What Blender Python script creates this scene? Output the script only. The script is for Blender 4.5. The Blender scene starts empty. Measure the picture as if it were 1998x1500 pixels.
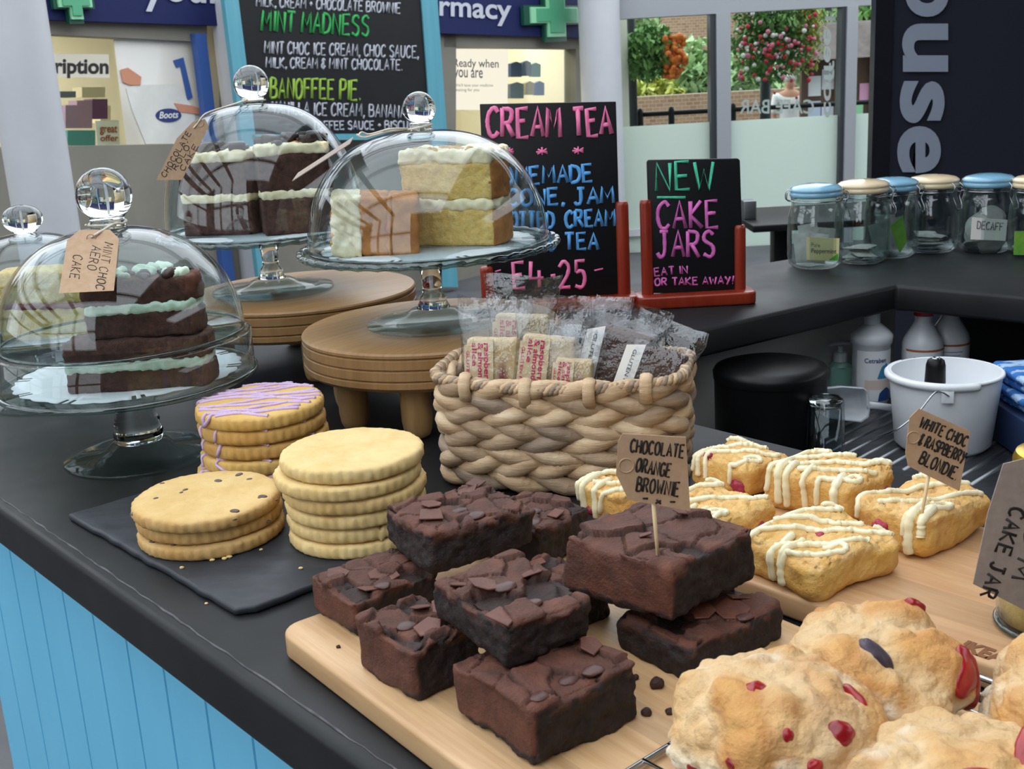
import bpy, bmesh, math, random
import numpy as np
from mathutils import Vector, Matrix
from mathutils.bvhtree import BVHTree
R = random.Random(7)
SC = bpy.context.scene
COL = SC.collection
# ---------------------------------------------------------------- camera
# heights are measured from the top of the serving worktop (z = 0); the floor is 1.1 m below it
F_PX, W_PX, H_PX = 2250.0, 1998.0, 1500.0
TH, RO = math.radians(15.2), math.radians(3.2)
FW = np.array([0, math.cos(TH), -math.sin(TH)])
UP0 = np.array([0, math.sin(TH), math.cos(TH)])
RT0 = np.array([1.0, 0, 0])
RT = RT0 * math.cos(RO) - UP0 * math.sin(RO)
UP = UP0 * math.cos(RO) + RT0 * math.sin(RO)
CAM = np.array([0, 0, 0.36])
cd = bpy.data.cameras.new('camera'); cam = bpy.data.objects.new('camera', cd); COL.objects.link(cam)
cd.sensor_width = 36.0; cd.lens = 36.0 * F_PX / W_PX; cd.dof.use_dof = True; cd.dof.focus_distance = .95; cd.dof.aperture_fstop = 30; cd.clip_start = 0.02; cd.clip_end = 200
m = Matrix.Identity(4)
for i in range(3):
    m[i][0] = RT[i]; m[i][1] = UP[i]; m[i][2] = -FW[i]; m[i][3] = CAM[i]
cam.matrix_world = m
SC.camera = cam
# ---------------------------------------------------------------- light
SC.view_settings.view_transform = 'Standard'; SC.view_settings.look = 'None'
SC.view_settings.gamma = 1.0; SC.view_settings.use_curve_mapping = False
SC.view_settings.exposure = 1.08
SC.cycles.transparent_max_bounces = 40
SC.cycles.max_bounces = 14; SC.cycles.transmission_bounces = 14
w = bpy.data.worlds.new('overcast_sky'); SC.world = w; w.use_nodes = True
bg = w.node_tree.nodes['Background']
bg.inputs['Color'].default_value = (0.88, 0.94, 1.0, 1); bg.inputs['Strength'].default_value = 1.35
def lamp(name, loc, target, size, energy, color=(1, 1, 1), sy=None):
    l = bpy.data.lights.new(name, 'AREA'); l.energy = energy; l.size = size; l.color = color
    if sy: l.shape = 'RECTANGLE'; l.size_y = sy
    o = bpy.data.objects.new(name, l); COL.objects.link(o); o.location = loc
    o.rotation_euler = (Vector(target) - Vector(loc)).to_track_quat('-Z', 'Y').to_euler()
    return o

# ---------------------------------------------------------------- where a sight line meets a plane
def ray(px, py):
    return FW + RT * (px - W_PX / 2) / F_PX - UP * (py - H_PX / 2) / F_PX
def at(px, py, z=0.0):
    d = ray(px, py); return Vector(CAM + d * ((z - CAM[2]) / d[2]))
def aty(px, py, y):
    d = ray(px, py); return Vector(CAM + d * (y / d[1]))
def onp(px, py, P, n):
    d = ray(px, py); n = np.array(n); return Vector(CAM + d * (((np.array(P) - CAM) @ n) / (d @ n)))

# ---------------------------------------------------------------- noise
def _h(i, seed):
    i = i.astype(np.int64)
    n = (i[..., 0] * 374761393 + i[..., 1] * 668265263 + i[..., 2] * 2147483647 + seed * 144665) & 0xffffffff
    n = ((n ^ (n >> 13)) * 1274126177) & 0xffffffff
    n = ((n ^ (n >> 16)) * 2246822519) & 0xffffffff
    return ((n ^ (n >> 15)) & 0xffffff) / float(0xffffff)
def vnoise(P, seed=0):
    P = np.asarray(P, float); i = np.floor(P); f = P - i; f = f * f * (3 - 2 * f); out = 0
    for dx in (0, 1):
        for dy in (0, 1):
            for dz in (0, 1):
                wgt = (f[:, 0] if dx else 1 - f[:, 0]) * (f[:, 1] if dy else 1 - f[:, 1]) * (f[:, 2] if dz else 1 - f[:, 2])
                out = out + wgt * _h(i + np.array([dx, dy, dz]), seed)
    return out * 2 - 1
def fbm(P, scale, octs=3, seed=0):
    P = np.asarray(P, float) / scale; a, s, t = 1.0, 0, 0
    for k in range(octs):
        s = s + a * vnoise(P * (2 ** k) + 17.3 * k, seed + k); t += a; a *= .5
    return s / t
def worley(P2, cell, seed=0):
    P = np.asarray(P2, float)[:, :2] / cell; i = np.floor(P)
    f1 = np.full(len(P), 9.0); f2 = f1.copy(); cid = np.zeros((len(P), 3))
    for dx in (-1, 0, 1):
        for dy in (-1, 0, 1):
            c = np.stack([i[:, 0] + dx, i[:, 1] + dy, np.zeros(len(P))], 1)
            q = np.stack([c[:, 0] + _h(c, seed), c[:, 1] + _h(c, seed + 5)], 1)
            d = np.hypot(*(P - q).T)
            near = d < f1
            f2 = np.where(near, f1, np.minimum(f2, d))
            f1 = np.where(near, d, f1)
            r = np.stack([_h(c, seed + 11), _h(c, seed + 12), _h(c, seed + 13)], 1)
            cid = np.where(near[:, None], r, cid)
    return f1 * cell, f2 * cell, cid

# ---------------------------------------------------------------- materials
def lin(h):
    h = h.lstrip('#'); c = [int(h[i:i + 2], 16) / 255 for i in (0, 2, 4)]
    return tuple((x / 12.92 if x <= .04045 else ((x + .055) / 1.055) ** 2.4) for x in c) + (1,)
class NT:
    def __init__(s, name):
        s.m = bpy.data.materials.new(name); s.m.use_nodes = True; s.t = s.m.node_tree; s.t.nodes.clear()
        s.out = s.n('ShaderNodeOutputMaterial')
    def n(s, kind, **kw):
        o = s.t.nodes.new(kind)
        for k, v in kw.items(): setattr(o, k, v)
        return o
    def l(s, a, b): s.t.links.new(a, b)
    def coord(s, stretch=(1, 1, 1), kind='Object'):
        tc = s.n('ShaderNodeTexCoord'); mp = s.n('ShaderNodeMapping'); mp.inputs['Scale'].default_value = stretch
        s.l(tc.outputs[kind], mp.inputs['Vector']); return mp.outputs['Vector']
    def noise(s, vec, scale, detail=4, rough=.6):
        x = s.n('ShaderNodeTexNoise'); x.inputs['Scale'].default_value = scale; x.inputs['Detail'].default_value = detail
        x.inputs['Roughness'].default_value = rough; s.l(vec, x.inputs['Vector']); return x.outputs['Fac']
    def ramp(s, fac, stops):
        r = s.n('ShaderNodeValToRGB'); e = r.color_ramp.elements
        while len(e) > 1: e.remove(e[-1])
        e[0].position, e[0].color = stops[0][0], stops[0][1]
        for p, c in stops[1:]:
            k = e.new(p); k.color = c
        s.l(fac, r.inputs['Fac']); return r.outputs['Color']
    def mix(s, fac, a, b):
        x = s.n('ShaderNodeMix', data_type='RGBA')
        s.l(fac, x.inputs[0]) if not isinstance(fac, (int, float)) else setattr(x.inputs[0], 'default_value', fac)
        for v, i in ((a, 6), (b, 7)):
            s.l(v, x.inputs[i]) if hasattr(v, 'is_linked') else setattr(x.inputs[i], 'default_value', v)
        return x.outputs[2]
def mat(name, a, b=None, scale=40, detail=4, stretch=(1, 1, 1), lo=.35, hi=.65, rough=.6, metal=0.0, spec=.5,
        bump=0.0, bscale=None, bdist=.002, coat=0.0, sss=0.0, attr=None, third=None, rough2=None):
    """base colour a, b mottled by noise; attr = {attribute: colour} laid over by a named mesh attribute"""
    t = NT(name); p = t.n('ShaderNodeBsdfPrincipled'); vec = t.coord(stretch)
    col = lin(a)
    if b:
        f = t.noise(vec, scale, detail)
        st = [(lo, lin(a)), (hi, lin(b))]
        if third: st = [(lo, lin(a)), ((lo + hi) / 2, lin(third)), (hi, lin(b))]
        col = t.ramp(f, st)
    for k, c in (attr or {}).items():
        an = t.n('ShaderNodeAttribute', attribute_name=k)
        cb = lin(c) if isinstance(c, str) else t.ramp(t.noise(vec, c[2], 5), [(.35, lin(c[0])), (.65, lin(c[1]))])
        col = t.mix(an.outputs['Fac'], col, cb)
    if hasattr(col, 'is_linked'): t.l(col, p.inputs['Base Color'])
    else: p.inputs['Base Color'].default_value = col
    p.inputs['Roughness'].default_value = rough; p.inputs['Metallic'].default_value = metal
    p.inputs['Specular IOR Level'].default_value = spec; p.inputs['Coat Weight'].default_value = coat
    if rough2 is not None:
        rr = t.n('ShaderNodeMapRange'); t.l(t.noise(vec, scale * .6, 3), rr.inputs[0]); rr.inputs[1].default_value = .35; rr.inputs[2].default_value = .65
        rr.inputs[3].default_value = rough; rr.inputs[4].default_value = rough2; t.l(rr.outputs[0], p.inputs['Roughness'])
    if sss:
        p.inputs['Subsurface Weight'].default_value = sss; p.inputs['Subsurface Radius'].default_value = (1, .6, .35)
        p.inputs['Subsurface Scale'].default_value = .004
    if bump:
        bn = t.n('ShaderNodeBump'); bn.inputs['Strength'].default_value = bump; bn.inputs['Distance'].default_value = bdist
        t.l(t.noise(vec, bscale or scale, 6), bn.inputs['Height']); t.l(bn.outputs['Normal'], p.inputs['Normal'])
    t.l(p.outputs[0], t.out.inputs[0]); return t.m
def wood(name, a, b, grain=(60, 4, 60), rough=.45, bump=.05, planks=0.0, plank_axis=0):
    t = NT(name); p = t.n('ShaderNodeBsdfPrincipled'); vec = t.coord(grain)
    f = t.noise(vec, 1.0, 6, .65)
    col = t.ramp(f, [(.3, lin(a)), (.7, lin(b))])
    if planks:
        sv = t.coord((1, 1, 1)); sx = t.n('ShaderNodeSeparateXYZ'); t.l(sv, sx.inputs[0])
        d = t.n('ShaderNodeMath', operation='DIVIDE'); t.l(sx.outputs[plank_axis], d.inputs[0]); d.inputs[1].default_value = planks
        fl = t.n('ShaderNodeMath', operation='FLOOR'); t.l(d.outputs[0], fl.inputs[0])
        wn = t.n('ShaderNodeTexWhiteNoise', noise_dimensions='1D'); t.l(fl.outputs[0], wn.inputs['W'])
        mr = t.n('ShaderNodeMapRange'); t.l(wn.outputs['Value'], mr.inputs[0]); mr.inputs[3].default_value = .82; mr.inputs[4].default_value = 1.1
        mu = t.n('ShaderNodeVectorMath', operation='SCALE'); t.l(col, mu.inputs[0]); t.l(mr.outputs[0], mu.inputs['Scale']); col = mu.outputs[0]
    t.l(col, p.inputs['Base Color']); p.inputs['Roughness'].default_value = rough
    bn = t.n('ShaderNodeBump'); bn.inputs['Strength'].default_value = bump; bn.inputs['Distance'].default_value = .001
    t.l(f, bn.inputs['Height']); t.l(bn.outputs['Normal'], p.inputs['Normal'])
    t.l(p.outputs[0], t.out.inputs[0]); return t.m
def thin_glass(name, tint='#f4fbf8', rough=.0, gain=1.0, base=.0, ior=1.45, haze=0.0, hazecol='#dfe6ea', bump=0, bscale=80):
    """thin clear sheet: most light passes straight through, the rest is mirrored by the fresnel law"""
    t = NT(name); tr = t.n('ShaderNodeBsdfTransparent'); tr.inputs[0].default_value = lin(tint)
    gl = t.n('ShaderNodeBsdfGlossy'); gl.inputs['Roughness'].default_value = rough
    fr = t.n('ShaderNodeLayerWeight'); fr.inputs['Blend'].default_value = .5; f0 = ((ior - 1) / (ior + 1)) ** 2
    pw_ = t.n('ShaderNodeMath', operation='POWER'); t.l(fr.outputs['Facing'], pw_.inputs[0]); pw_.inputs[1].default_value = 5
    ma = t.n('ShaderNodeMath', operation='MULTIPLY_ADD', use_clamp=True); t.l(pw_.outputs[0], ma.inputs[0]); ma.inputs[1].default_value = (1 - f0) * gain; ma.inputs[2].default_value = f0 * gain + base
    mx = t.n('ShaderNodeMixShader'); t.l(ma.outputs[0], mx.inputs[0])
    if bump:
        bn = t.n('ShaderNodeBump'); bn.inputs['Strength'].default_value = bump; bn.inputs['Distance'].default_value = .003
        t.l(t.noise(t.coord(), bscale, 3), bn.inputs['Height']); t.l(bn.outputs['Normal'], gl.inputs['Normal']); t.l(bn.outputs['Normal'], fr.inputs['Normal'])
    src = tr.outputs[0]
    if haze:
        df = t.n('ShaderNodeBsdfDiffuse'); df.inputs[0].default_value = lin(hazecol)
        m2 = t.n('ShaderNodeMixShader'); m2.inputs[0].default_value = haze; t.l(src, m2.inputs[1]); t.l(df.outputs[0], m2.inputs[2]); src = m2.outputs[0]
    t.l(src, mx.inputs[1]); t.l(gl.outputs[0], mx.inputs[2]); t.l(mx.outputs[0], t.out.inputs[0]); return t.m
def solid_glass(name, col='#ffffff', rough=0.0, ior=1.45):
    t = NT(name); p = t.n('ShaderNodeBsdfPrincipled'); p.inputs['Base Color'].default_value = lin(col)
    p.inputs['Transmission Weight'].default_value = 1; p.inputs['Roughness'].default_value = rough; p.inputs['IOR'].default_value = ior
    t.l(p.outputs[0], t.out.inputs[0]); return t.m
def frosted(name, col, thru=.45):
    t = NT(name); d = t.n('ShaderNodeBsdfDiffuse'); d.inputs[0].default_value = lin(col)
    tl = t.n('ShaderNodeBsdfTranslucent'); tl.inputs[0].default_value = lin(col)
    mx = t.n('ShaderNodeMixShader'); mx.inputs[0].default_value = thru; t.l(d.outputs[0], mx.inputs[1]); t.l(tl.outputs[0], mx.inputs[2]); t.l(mx.outputs[0], t.out.inputs[0]); return t.m
def glow(name, col, s):
    t = NT(name); e = t.n('ShaderNodeEmission'); e.inputs[0].default_value = lin(col); e.inputs[1].default_value = s; t.l(e.outputs[0], t.out.inputs[0]); return t.m

# ---------------------------------------------------------------- mesh building
class MB:
    def __init__(s): s.v = []; s.f = []; s.mi = []; s.att = {}
    def add(s, V, Fs, mi=0, **att):
        o = len(s.v); V = [tuple(map(float, p)) for p in V]; s.v += V
        s.f += [tuple(int(i) + o for i in f) for f in Fs]; s.mi += [mi] * len(Fs)
        for k, a in att.items():
            d = s.att.setdefault(k, {}); a = np.broadcast_to(np.asarray(a, float), (len(V),))
            for j in range(len(V)): d[o + j] = float(a[j])
        return s
    def box(s, lo, hi, mi=0, M=None):
        x0, y0, z0 = lo; x1, y1, z1 = hi
        V = [Vector(p) for p in ((x0, y0, z0), (x1, y0, z0), (x1, y1, z0), (x0, y1, z0), (x0, y0, z1), (x1, y0, z1), (x1, y1, z1), (x0, y1, z1))]
        if M: V = [M @ p for p in V]
        return s.add(V, [(0, 3, 2, 1), (4, 5, 6, 7), (0, 1, 5, 4), (1, 2, 6, 5), (2, 3, 7, 6), (3, 0, 4, 7)], mi)
    def rbox(s, lo, hi, r=.004, seg=3, mi=0, M=None):
        c = [(a + b) / 2 for a, b in zip(lo, hi)]; d = [b - a for a, b in zip(lo, hi)]
        bm = bmesh.new(); bmesh.ops.create_cube(bm, size=1)
        for v in bm.verts: v.co = Vector((c[i] + v.co[i] * d[i] for i in range(3)))
        bmesh.ops.bevel(bm, geom=bm.edges[:], offset=min(r, min(d) * .49), segments=seg, profile=.5, affect='EDGES')
        return s.bm(bm, mi, M)
    def bm(s, bm, mi=0, M=None):
        bm.verts.index_update(); V = [(M @ v.co if M else v.co) for v in bm.verts]; Fs = [[v.index for v in f.verts] for f in bm.faces]; bm.free()
        return s.add(V, Fs, mi)
    def prism(s, poly, vec, mi=0, r=0.0, seg=2):
        """flat polygon (3-D points) given the thickness vec; r rounds its rims"""
        bm = bmesh.new(); P = [bm.verts.new(p) for p in poly]; f = bm.faces.new(P)
        g = bmesh.ops.extrude_face_region(bm, geom=[f]); bmesh.ops.translate(bm, verts=[x for x in g['geom'] if isinstance(x, bmesh.types.BMVert)], vec=Vector(vec))
        bmesh.ops.recalc_face_normals(bm, faces=bm.faces[:])
        if r: bmesh.ops.bevel(bm, geom=bm.edges[:], offset=r, segments=seg, profile=.5, affect='EDGES')
        return s.bm(bm, mi)
    def lathe(s, prof, n=48, c=(0, 0, 0), M=None, mi=0, wave=None, cap=True):
        """prof: (radius, height) pairs; wave(r, ang, k) may alter the radius"""
        V = []; Fs = []; m_ = len(prof)
        for k, (r, z) in enumerate(prof):
            for j in range(n):
                a = 2 * math.pi * j / n; rr = wave(r, a, k) if wave else r
                V.append(Vector((c[0] + rr * math.cos(a), c[1] + rr * math.sin(a), c[2] + z)))
        for k in range(m_ - 1):
            for j in range(n):
                Fs.append((k * n + j, k * n + (j + 1) % n, (k + 1) * n + (j + 1) % n, (k + 1) * n + j))
        if cap:
            if prof[0][0] > 1e-6: Fs.append(tuple(range(n - 1, -1, -1)))
            if prof[-1][0] > 1e-6: Fs.append(tuple((m_ - 1) * n + j for j in range(n)))
        if M: V = [M @ p for p in V]
        return s.add(V, Fs, mi)
    def tube(s, pts, r, n=8, closed=False, mi=0, flat=None, caps=True, **att):
        """round bar through pts; r a number or one per point; flat = (direction, factor) squashes it"""
        P = [Vector(p) for p in pts]; k = len(P); rr = [r] * k if isinstance(r, (int, float)) else list(r)
        V = []; Fs = []; prev = None
        for i, p in enumerate(P):
            a = P[(i - 1) % k] if (closed or i > 0) else p; b = P[(i + 1) % k] if (closed or i < k - 1) else p
            t = (b - a); t = t.normalized() if t.length > 1e-12 else Vector((0, 0, 1))
            if prev is None:
                x = t.orthogonal().normalized()
                if flat: 
                    q = Vector(flat[0]); q = q - t * q.dot(t)
                    if q.length > 1e-6: x = q.normalized()
            else:
                x = prev - t * prev.dot(t); x = x.normalized() if x.length > 1e-9 else t.orthogonal().normalized()
            if flat:
                q = Vector(flat[0]); q = q - t * q.dot(t)
                if q.length > 1e-3: x = q.normalized()
            prev = x; y = t.cross(x)
            for j in range(n):
                an = 2 * math.pi * (j + .5) / n
                V.append(p + x * (math.cos(an) * rr[i] * (flat[1] if flat else 1)) + y * (math.sin(an) * rr[i]))
        for i in range(k if closed else k - 1):
            for j in range(n):
                i2 = (i + 1) % k
                Fs.append((i * n + j, i * n + (j + 1) % n, i2 * n + (j + 1) % n, i2 * n + j))
        if caps and not closed:
            Fs.append(tuple(range(n - 1, -1, -1))); Fs.append(tuple((k - 1) * n + j for j in range(n)))
        for key in att:
            if not np.isscalar(att[key]): att[key] = np.repeat(np.asarray(att[key]), n)
        return s.add(V, Fs, mi, **att)
    def build(s, name, mats, parent=None, smooth=True, loc=None, auto=None):
        me = bpy.data.meshes.new(name); me.from_pydata(s.v, [], s.f)
        for k in (mats if isinstance(mats, (list, tuple)) else [mats]): me.materials.append(k)
        me.polygons.foreach_set('material_index', s.mi)
        if smooth: me.polygons.foreach_set('use_smooth', [True] * len(s.f))
        for k, d in s.att.items():
            a = me.attributes.new(k, 'FLOAT', 'POINT'); a.data.foreach_set('value', [d.get(i, 0.0) for i in range(len(s.v))])
        me.update()
        if auto: me.set_sharp_from_angle(angle=math.radians(auto))
        o = bpy.data.objects.new(name, me); COL.objects.link(o)
        if parent: o.parent = parent
        if loc is not None: o.location = loc
        return o
def tag(o, label, cat, group=None, kind=None):
    o['label'] = label; o['category'] = cat
    if group: o['group'] = group
    if kind: o['kind'] = kind
    return o
def struct(o, label=None):
    o['kind'] = 'structure'
    if label: o['label'] = label
    return o
def thing(name, label, cat, loc=(0, 0, 0), rz=0.0, group=None, rot=None):
    o = bpy.data.objects.new(name, None); COL.objects.link(o); o.location = loc
    o.rotation_euler = rot if rot else (0, 0, rz); o.empty_display_size = .02
    return tag(o, label, cat, group)
def cubegrid(nx, ny, nz):
    """surface grid of a cube in -1..1 with shared rims: points and quads"""
    pts = {}; V = []; Fs = []
    def vid(i, j, k):
        q = (i, j, k)
        if q not in pts:
            pts[q] = len(V); V.append((2 * i / nx - 1, 2 * j / ny - 1, 2 * k / nz - 1))
        return pts[q]
    for i in range(nx):
        for j in range(ny):
            Fs.append((vid(i, j, 0), vid(i, j + 1, 0), vid(i + 1, j + 1, 0), vid(i + 1, j, 0)))
            Fs.append((vid(i, j, nz), vid(i + 1, j, nz), vid(i + 1, j + 1, nz), vid(i, j + 1, nz)))
    for i in range(nx):
        for k in range(nz):
            Fs.append((vid(i, 0, k), vid(i + 1, 0, k), vid(i + 1, 0, k + 1), vid(i, 0, k + 1)))
            Fs.append((vid(i, ny, k), vid(i, ny, k + 1), vid(i + 1, ny, k + 1), vid(i + 1, ny, k)))
    for j in range(ny):
        for k in range(nz):
            Fs.append((vid(0, j, k), vid(0, j, k + 1), vid(0, j + 1, k + 1), vid(0, j + 1, k)))
            Fs.append((vid(nx, j, k), vid(nx, j + 1, k), vid(nx, j + 1, k + 1), vid(nx, j, k + 1)))
    return np.array(V), Fs
def slab(sx, sy, sz, r, step):
    """rounded block standing on z = 0: points, outward normals, quads"""
    n = [max(3, int(round(d / step))) for d in (sx, sy, sz)]
    U, Fs = cubegrid(*n); h = np.array([sx, sy, sz]) / 2
    P = U * h; inner = np.clip(P, -h + r, h - r); d = P - inner; L = np.linalg.norm(d, axis=1)
    Nn = d / np.maximum(L, 1e-9)[:, None]
    P = inner + Nn * r
    P[:, 2] += sz / 2
    return P, Nn, Fs
def blob(n):
    U, Fs = cubegrid(n, n, n); U = np.tan(U * math.pi / 4); U = U / np.linalg.norm(U, axis=1)[:, None]
    return U, Fs
def bvh(V, Fs): return BVHTree.FromPolygons([Vector(v) for v in V], [list(f) for f in Fs])
def smooth_path(P, k=6, closed=False):
    """Catmull-Rom through points"""
    P = [Vector(p) for p in P]; n = len(P); out = []
    for i in range(n if closed else n - 1):
        p0 = P[(i - 1) % n] if (closed or i > 0) else P[i]; p1 = P[i]; p2 = P[(i + 1) % n]
        p3 = P[(i + 2) % n] if (closed or i + 2 < n) else p2
        for j in range(k):
            t = j / k
            out.append(.5 * ((2 * p1) + (p2 - p0) * t + (2 * p0 - 5 * p1 + 4 * p2 - p3) * t * t + (3 * p1 - p0 - 3 * p2 + p3) * t ** 3))
    if not closed: out.append(P[-1])
    return out
# ---------------------------------------------------------------- handwriting and print
GL = {
 'A': ['0,0 3,10 6,0', '1,3.6 5,3.6'], 'B': ['0,0 0,10', '~0,10 4.4,9.4 4.4,6 0,5.3', '~0,5.3 5.4,4.6 5.2,.6 0,0'],
 'C': ['~5.6,8.4 3.6,10 .8,8 0,4.5 1.2,.8 3.6,0 5.8,1.6'], 'D': ['0,0 0,10', '~0,10 4.4,8.8 5.8,5 4.2,1 0,0'],
 'E': ['5.4,10 0,10 0,0 5.6,0', '0,5.2 4.4,5.4'], 'F': ['5.4,10 0,10 0,0', '0,5.2 4.2,5.4'],
 'G': ['~5.6,8.4 3.4,10 .6,8 0,4.4 1.4,.6 3.8,0 5.8,1.8 5.8,4.4', '3.4,4.4 6,4.4'], 'H': ['0,0 0,10', '5.6,0 5.6,10', '0,5 5.6,5.2'],
 'I': ['1,0 1,10'], 'J': ['1.4,10 5.8,10', '~3.8,10 3.9,3 3,.4 1.4,0 0,1.6'], 'K': ['0,0 0,10', '5.4,10 0,4.8 5.8,0'], 'L': ['0,10 0,0 5.2,0'],
 'M': ['0,0 .8,10 3.6,3 6.4,10 7.2,0'], 'N': ['0,0 .2,10 5.6,0 5.8,10'], 'O': ['~3,10 .6,8 0,4.6 1.2,.6 3.4,0 5.6,2 6,5.4 5,8.8 3,10'],
 'P': ['0,0 0,10', '~0,10 4.6,9.4 5,6.4 3.6,5 0,4.6'], 'R': ['0,0 0,10', '~0,10 4.6,9.4 4.8,6.6 3.4,5.2 0,4.8', '2.2,5 5.8,0'],
 'S': ['~5.2,8.6 3.2,10 .8,8.8 .8,6.4 4.6,4.4 5.4,2 3.6,0 .2,1.2'], 'T': ['0,10 6,10', '3,10 3,0'], 'U': ['~0,10 .2,3 1.6,.2 3.6,.1 5.2,2.4 5.6,10'],
 'V': ['0,10 2.8,0 5.6,10'], 'W': ['0,10 1.8,0 3.9,7 5.8,0 7.8,10'], 'Y': ['0,10 2.8,4.8', '5.8,10 1.8,-1'], 'X': ['0,0 5.4,10', '0,10 5.6,0'],
 '2': ['~.4,8 2.6,10 5,8.4 4.4,5 .2,0', '.2,0 5.6,0'], '4': ['.6,10 0,3.4 5.8,3.4', '3.6,6.6 3.6,0'], '5': ['5.2,10 1,10 .8,5.8', '~.8,5.8 4,6.2 5.2,3.4 3.6,.2 .2,.8'],
 '*': ['0,3 5,7', '5,3 0,7', '2.5,2 2.5,8.4', '-.4,5 5.4,5'], ',': ['1.2,1.2 .4,-1.6'], '.': ['.5,.3 .9,.3'], '!': ['2,11 .8,3', '.2,.3 .7,.3'],
 '-': ['.4,4.6 4.6,5.2'], "'": ['1,10 .7,7.6'], '+': ['0,5 4,5', '2,3 2,7'], '&': ['~4.6,8.4 2,9.4 .8,7.4 3,5.4', '~3,5.4 .4,4 .4,1 2.8,.4 5,2.6', '2.4,10.6 2.2,-.8'],
 '~': ['0,5 3,5.6'], ' ': [], 'i': ['1,0 1,6.6', '1,9 1.2,9.3'], 'x': ['0,0 4,5', '0,5 4,0'],
}
def strokes(text, gap=2.2):
    """handwritten capitals as polylines in a space 10 high; returns them with the total width"""
    out = []; x = 0
    for ch in text:
        if ch == ' ': x += 4; continue
        wmax = 0
        for s in GL[ch]:
            c = s.startswith('~') and len(s) > 2; P = [tuple(map(float, q.split(','))) for q in s.lstrip('~').split()]
            if c: P = [tuple(v)[:2] for v in smooth_path([(a, b, 0) for a, b in P], 5)]
            wmax = max(wmax, max(a for a, b in P)); out.append([(a + x, b) for a, b in P])
        x += wmax + gap
    return out, max(x - gap, 1)
def write(mb, text, p0, p1, h, plane, r, lift=Vector((0, 0, 0)), jit=.18, mi=0, hv=None, fl=None, gap=2.2):
    """handwriting whose baseline runs p0 -> p1 (sight points on the plane) with letters h tall"""
    st, wid = strokes(text, gap); d = Vector((p1[0] - p0[0], p1[1] - p0[1])); L = d.length; u = d / L
    v = Vector(hv) if hv else Vector((u.y, -u.x))
    for s in st:
        jx, jy = R.uniform(-jit, jit), R.uniform(-jit, jit)
        P = [plane(p0[0] + u.x * (a + jx) / wid * L + v.x * (b + jy) / 10 * h, p0[1] + u.y * (a + jx) / wid * L + v.y * (b + jy) / 10 * h) + lift for a, b in s]
        if len(P) == 2: P = [P[0], P[0].lerp(P[1], .5), P[1]]
        k = len(P); rr = [r * (.85 + .3 * R.random()) for _ in P]
        mb.tube(P, rr, 6, mi=mi, flat=fl)
def printed(text, bold=0.0):
    """upright printed letters as a flat mesh one em tall: points, faces, width"""
    c = bpy.data.curves.new('t', 'FONT'); c.body = text; c.offset = bold; c.resolution_u = 6
    o = bpy.data.objects.new('t', c); COL.objects.link(o)
    dg = bpy.context.evaluated_depsgraph_get(); me = bpy.data.meshes.new_from_object(o.evaluated_get(dg))
    V = [tuple(v.co) for v in me.vertices]; Fs = [tuple(p.vertices) for p in me.polygons]
    bpy.data.objects.remove(o); bpy.data.curves.remove(c); bpy.data.meshes.remove(me)
    return V, Fs
def put_print(mb, text, fn, bold=0.0, mi=0):
    """printed letters mapped by fn(u, v): u 0..1 along the line, v in heights of the tallest letter above the baseline"""
    V, Fs = printed(text, bold)
    if not V: return
    x0 = min(v[0] for v in V); x1 = max(v[0] for v in V); y1 = max(v[1] for v in V)
    mb.add([fn((v[0] - x0) / (x1 - x0), v[1] / y1) for v in V], Fs, mi)
# ================================================================ the setting
M_TOP = mat('black_laminate', '#151618', '#1c1d1f', scale=9, detail=5, rough=.44, rough2=.56, spec=.28, bump=.04, bscale=300, bdist=.0006)
M_EDGE = M_TOP
M_TEAL = mat('teal_paint', '#67b9de', '#70c0e3', scale=6, stretch=(1, 1, .3), rough=.45, bump=.03, bscale=120)
M_WHITE = mat('white_paint', '#bfc0c4', '#b7b9be', scale=3, rough=.5)
M_WALL = mat('grey_render', '#7b776d', '#837f75', scale=3, rough=.85)
M_NAVY = mat('navy_sign', '#1d2450', rough=.6, spec=.2)
M_SIGNTXT = mat('sign_letter', '#b9bcc6', rough=.5)
M_BLUE = mat('blue_strip', '#3a5a9a', rough=.4)
M_TEALW = mat('teal_frame', '#4f93a5', '#5b9dae', scale=12, stretch=(1, 1, .1), rough=.5)
M_BOARD = mat('chalkboard', '#101114', '#15161a', scale=8, rough=.5, spec=.3)
M_FLOOR = mat('grey_paving', '#4a4b4f', '#57585b', scale=4, rough=.7)
M_CEIL = mat('dark_ceiling', '#4e4a46', '#57524d', scale=2, rough=.8)
M_FRAME = mat('window_metal', '#9a9da2', rough=.4, metal=.2)
M_GASKET = mat('dark_gasket', '#2c3036', rough=.5)
M_PANE = thin_glass('window_pane', '#f2f8f6', gain=1.0)
M_FROST = frosted('frosted_glass', '#d8e4dc', .5)
M_SHOP = mat('shop_cream', '#d9d3c4', '#d2cbba', scale=2, rough=.8)
M_LAMP = glow('shop_lamp', '#fff3dc', 7.0)
M_STEEL = mat('brushed_steel', '#85888c', rough=.42, metal=1.0, stretch=(1, 40, 1), bump=.02)
M_DARKST = mat('dark_steel', '#5b5d60', '#45474a', scale=14, stretch=(1, 6, 1), rough=.3, metal=.7)
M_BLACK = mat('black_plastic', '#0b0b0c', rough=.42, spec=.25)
V2 = lambda x, y, z=0.0: Vector((x, y, z))
D1 = V2(-.654, .757); N1 = V2(-.757, -.654)          # along the front of the counter, and out of it
FE = V2(-.282, .789) + N1 * .012
A_, B_ = V2(-.018, 1.375), V2(.617, 1.795)
DI = V2(.666, -.746); DR = V2(.717, -.697); NR = V2(.697, .717)
OB0, OB1 = V2(-.33, 1.634), V2(.432, 2.049); DO = (OB1 - OB0).normalized()
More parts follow.
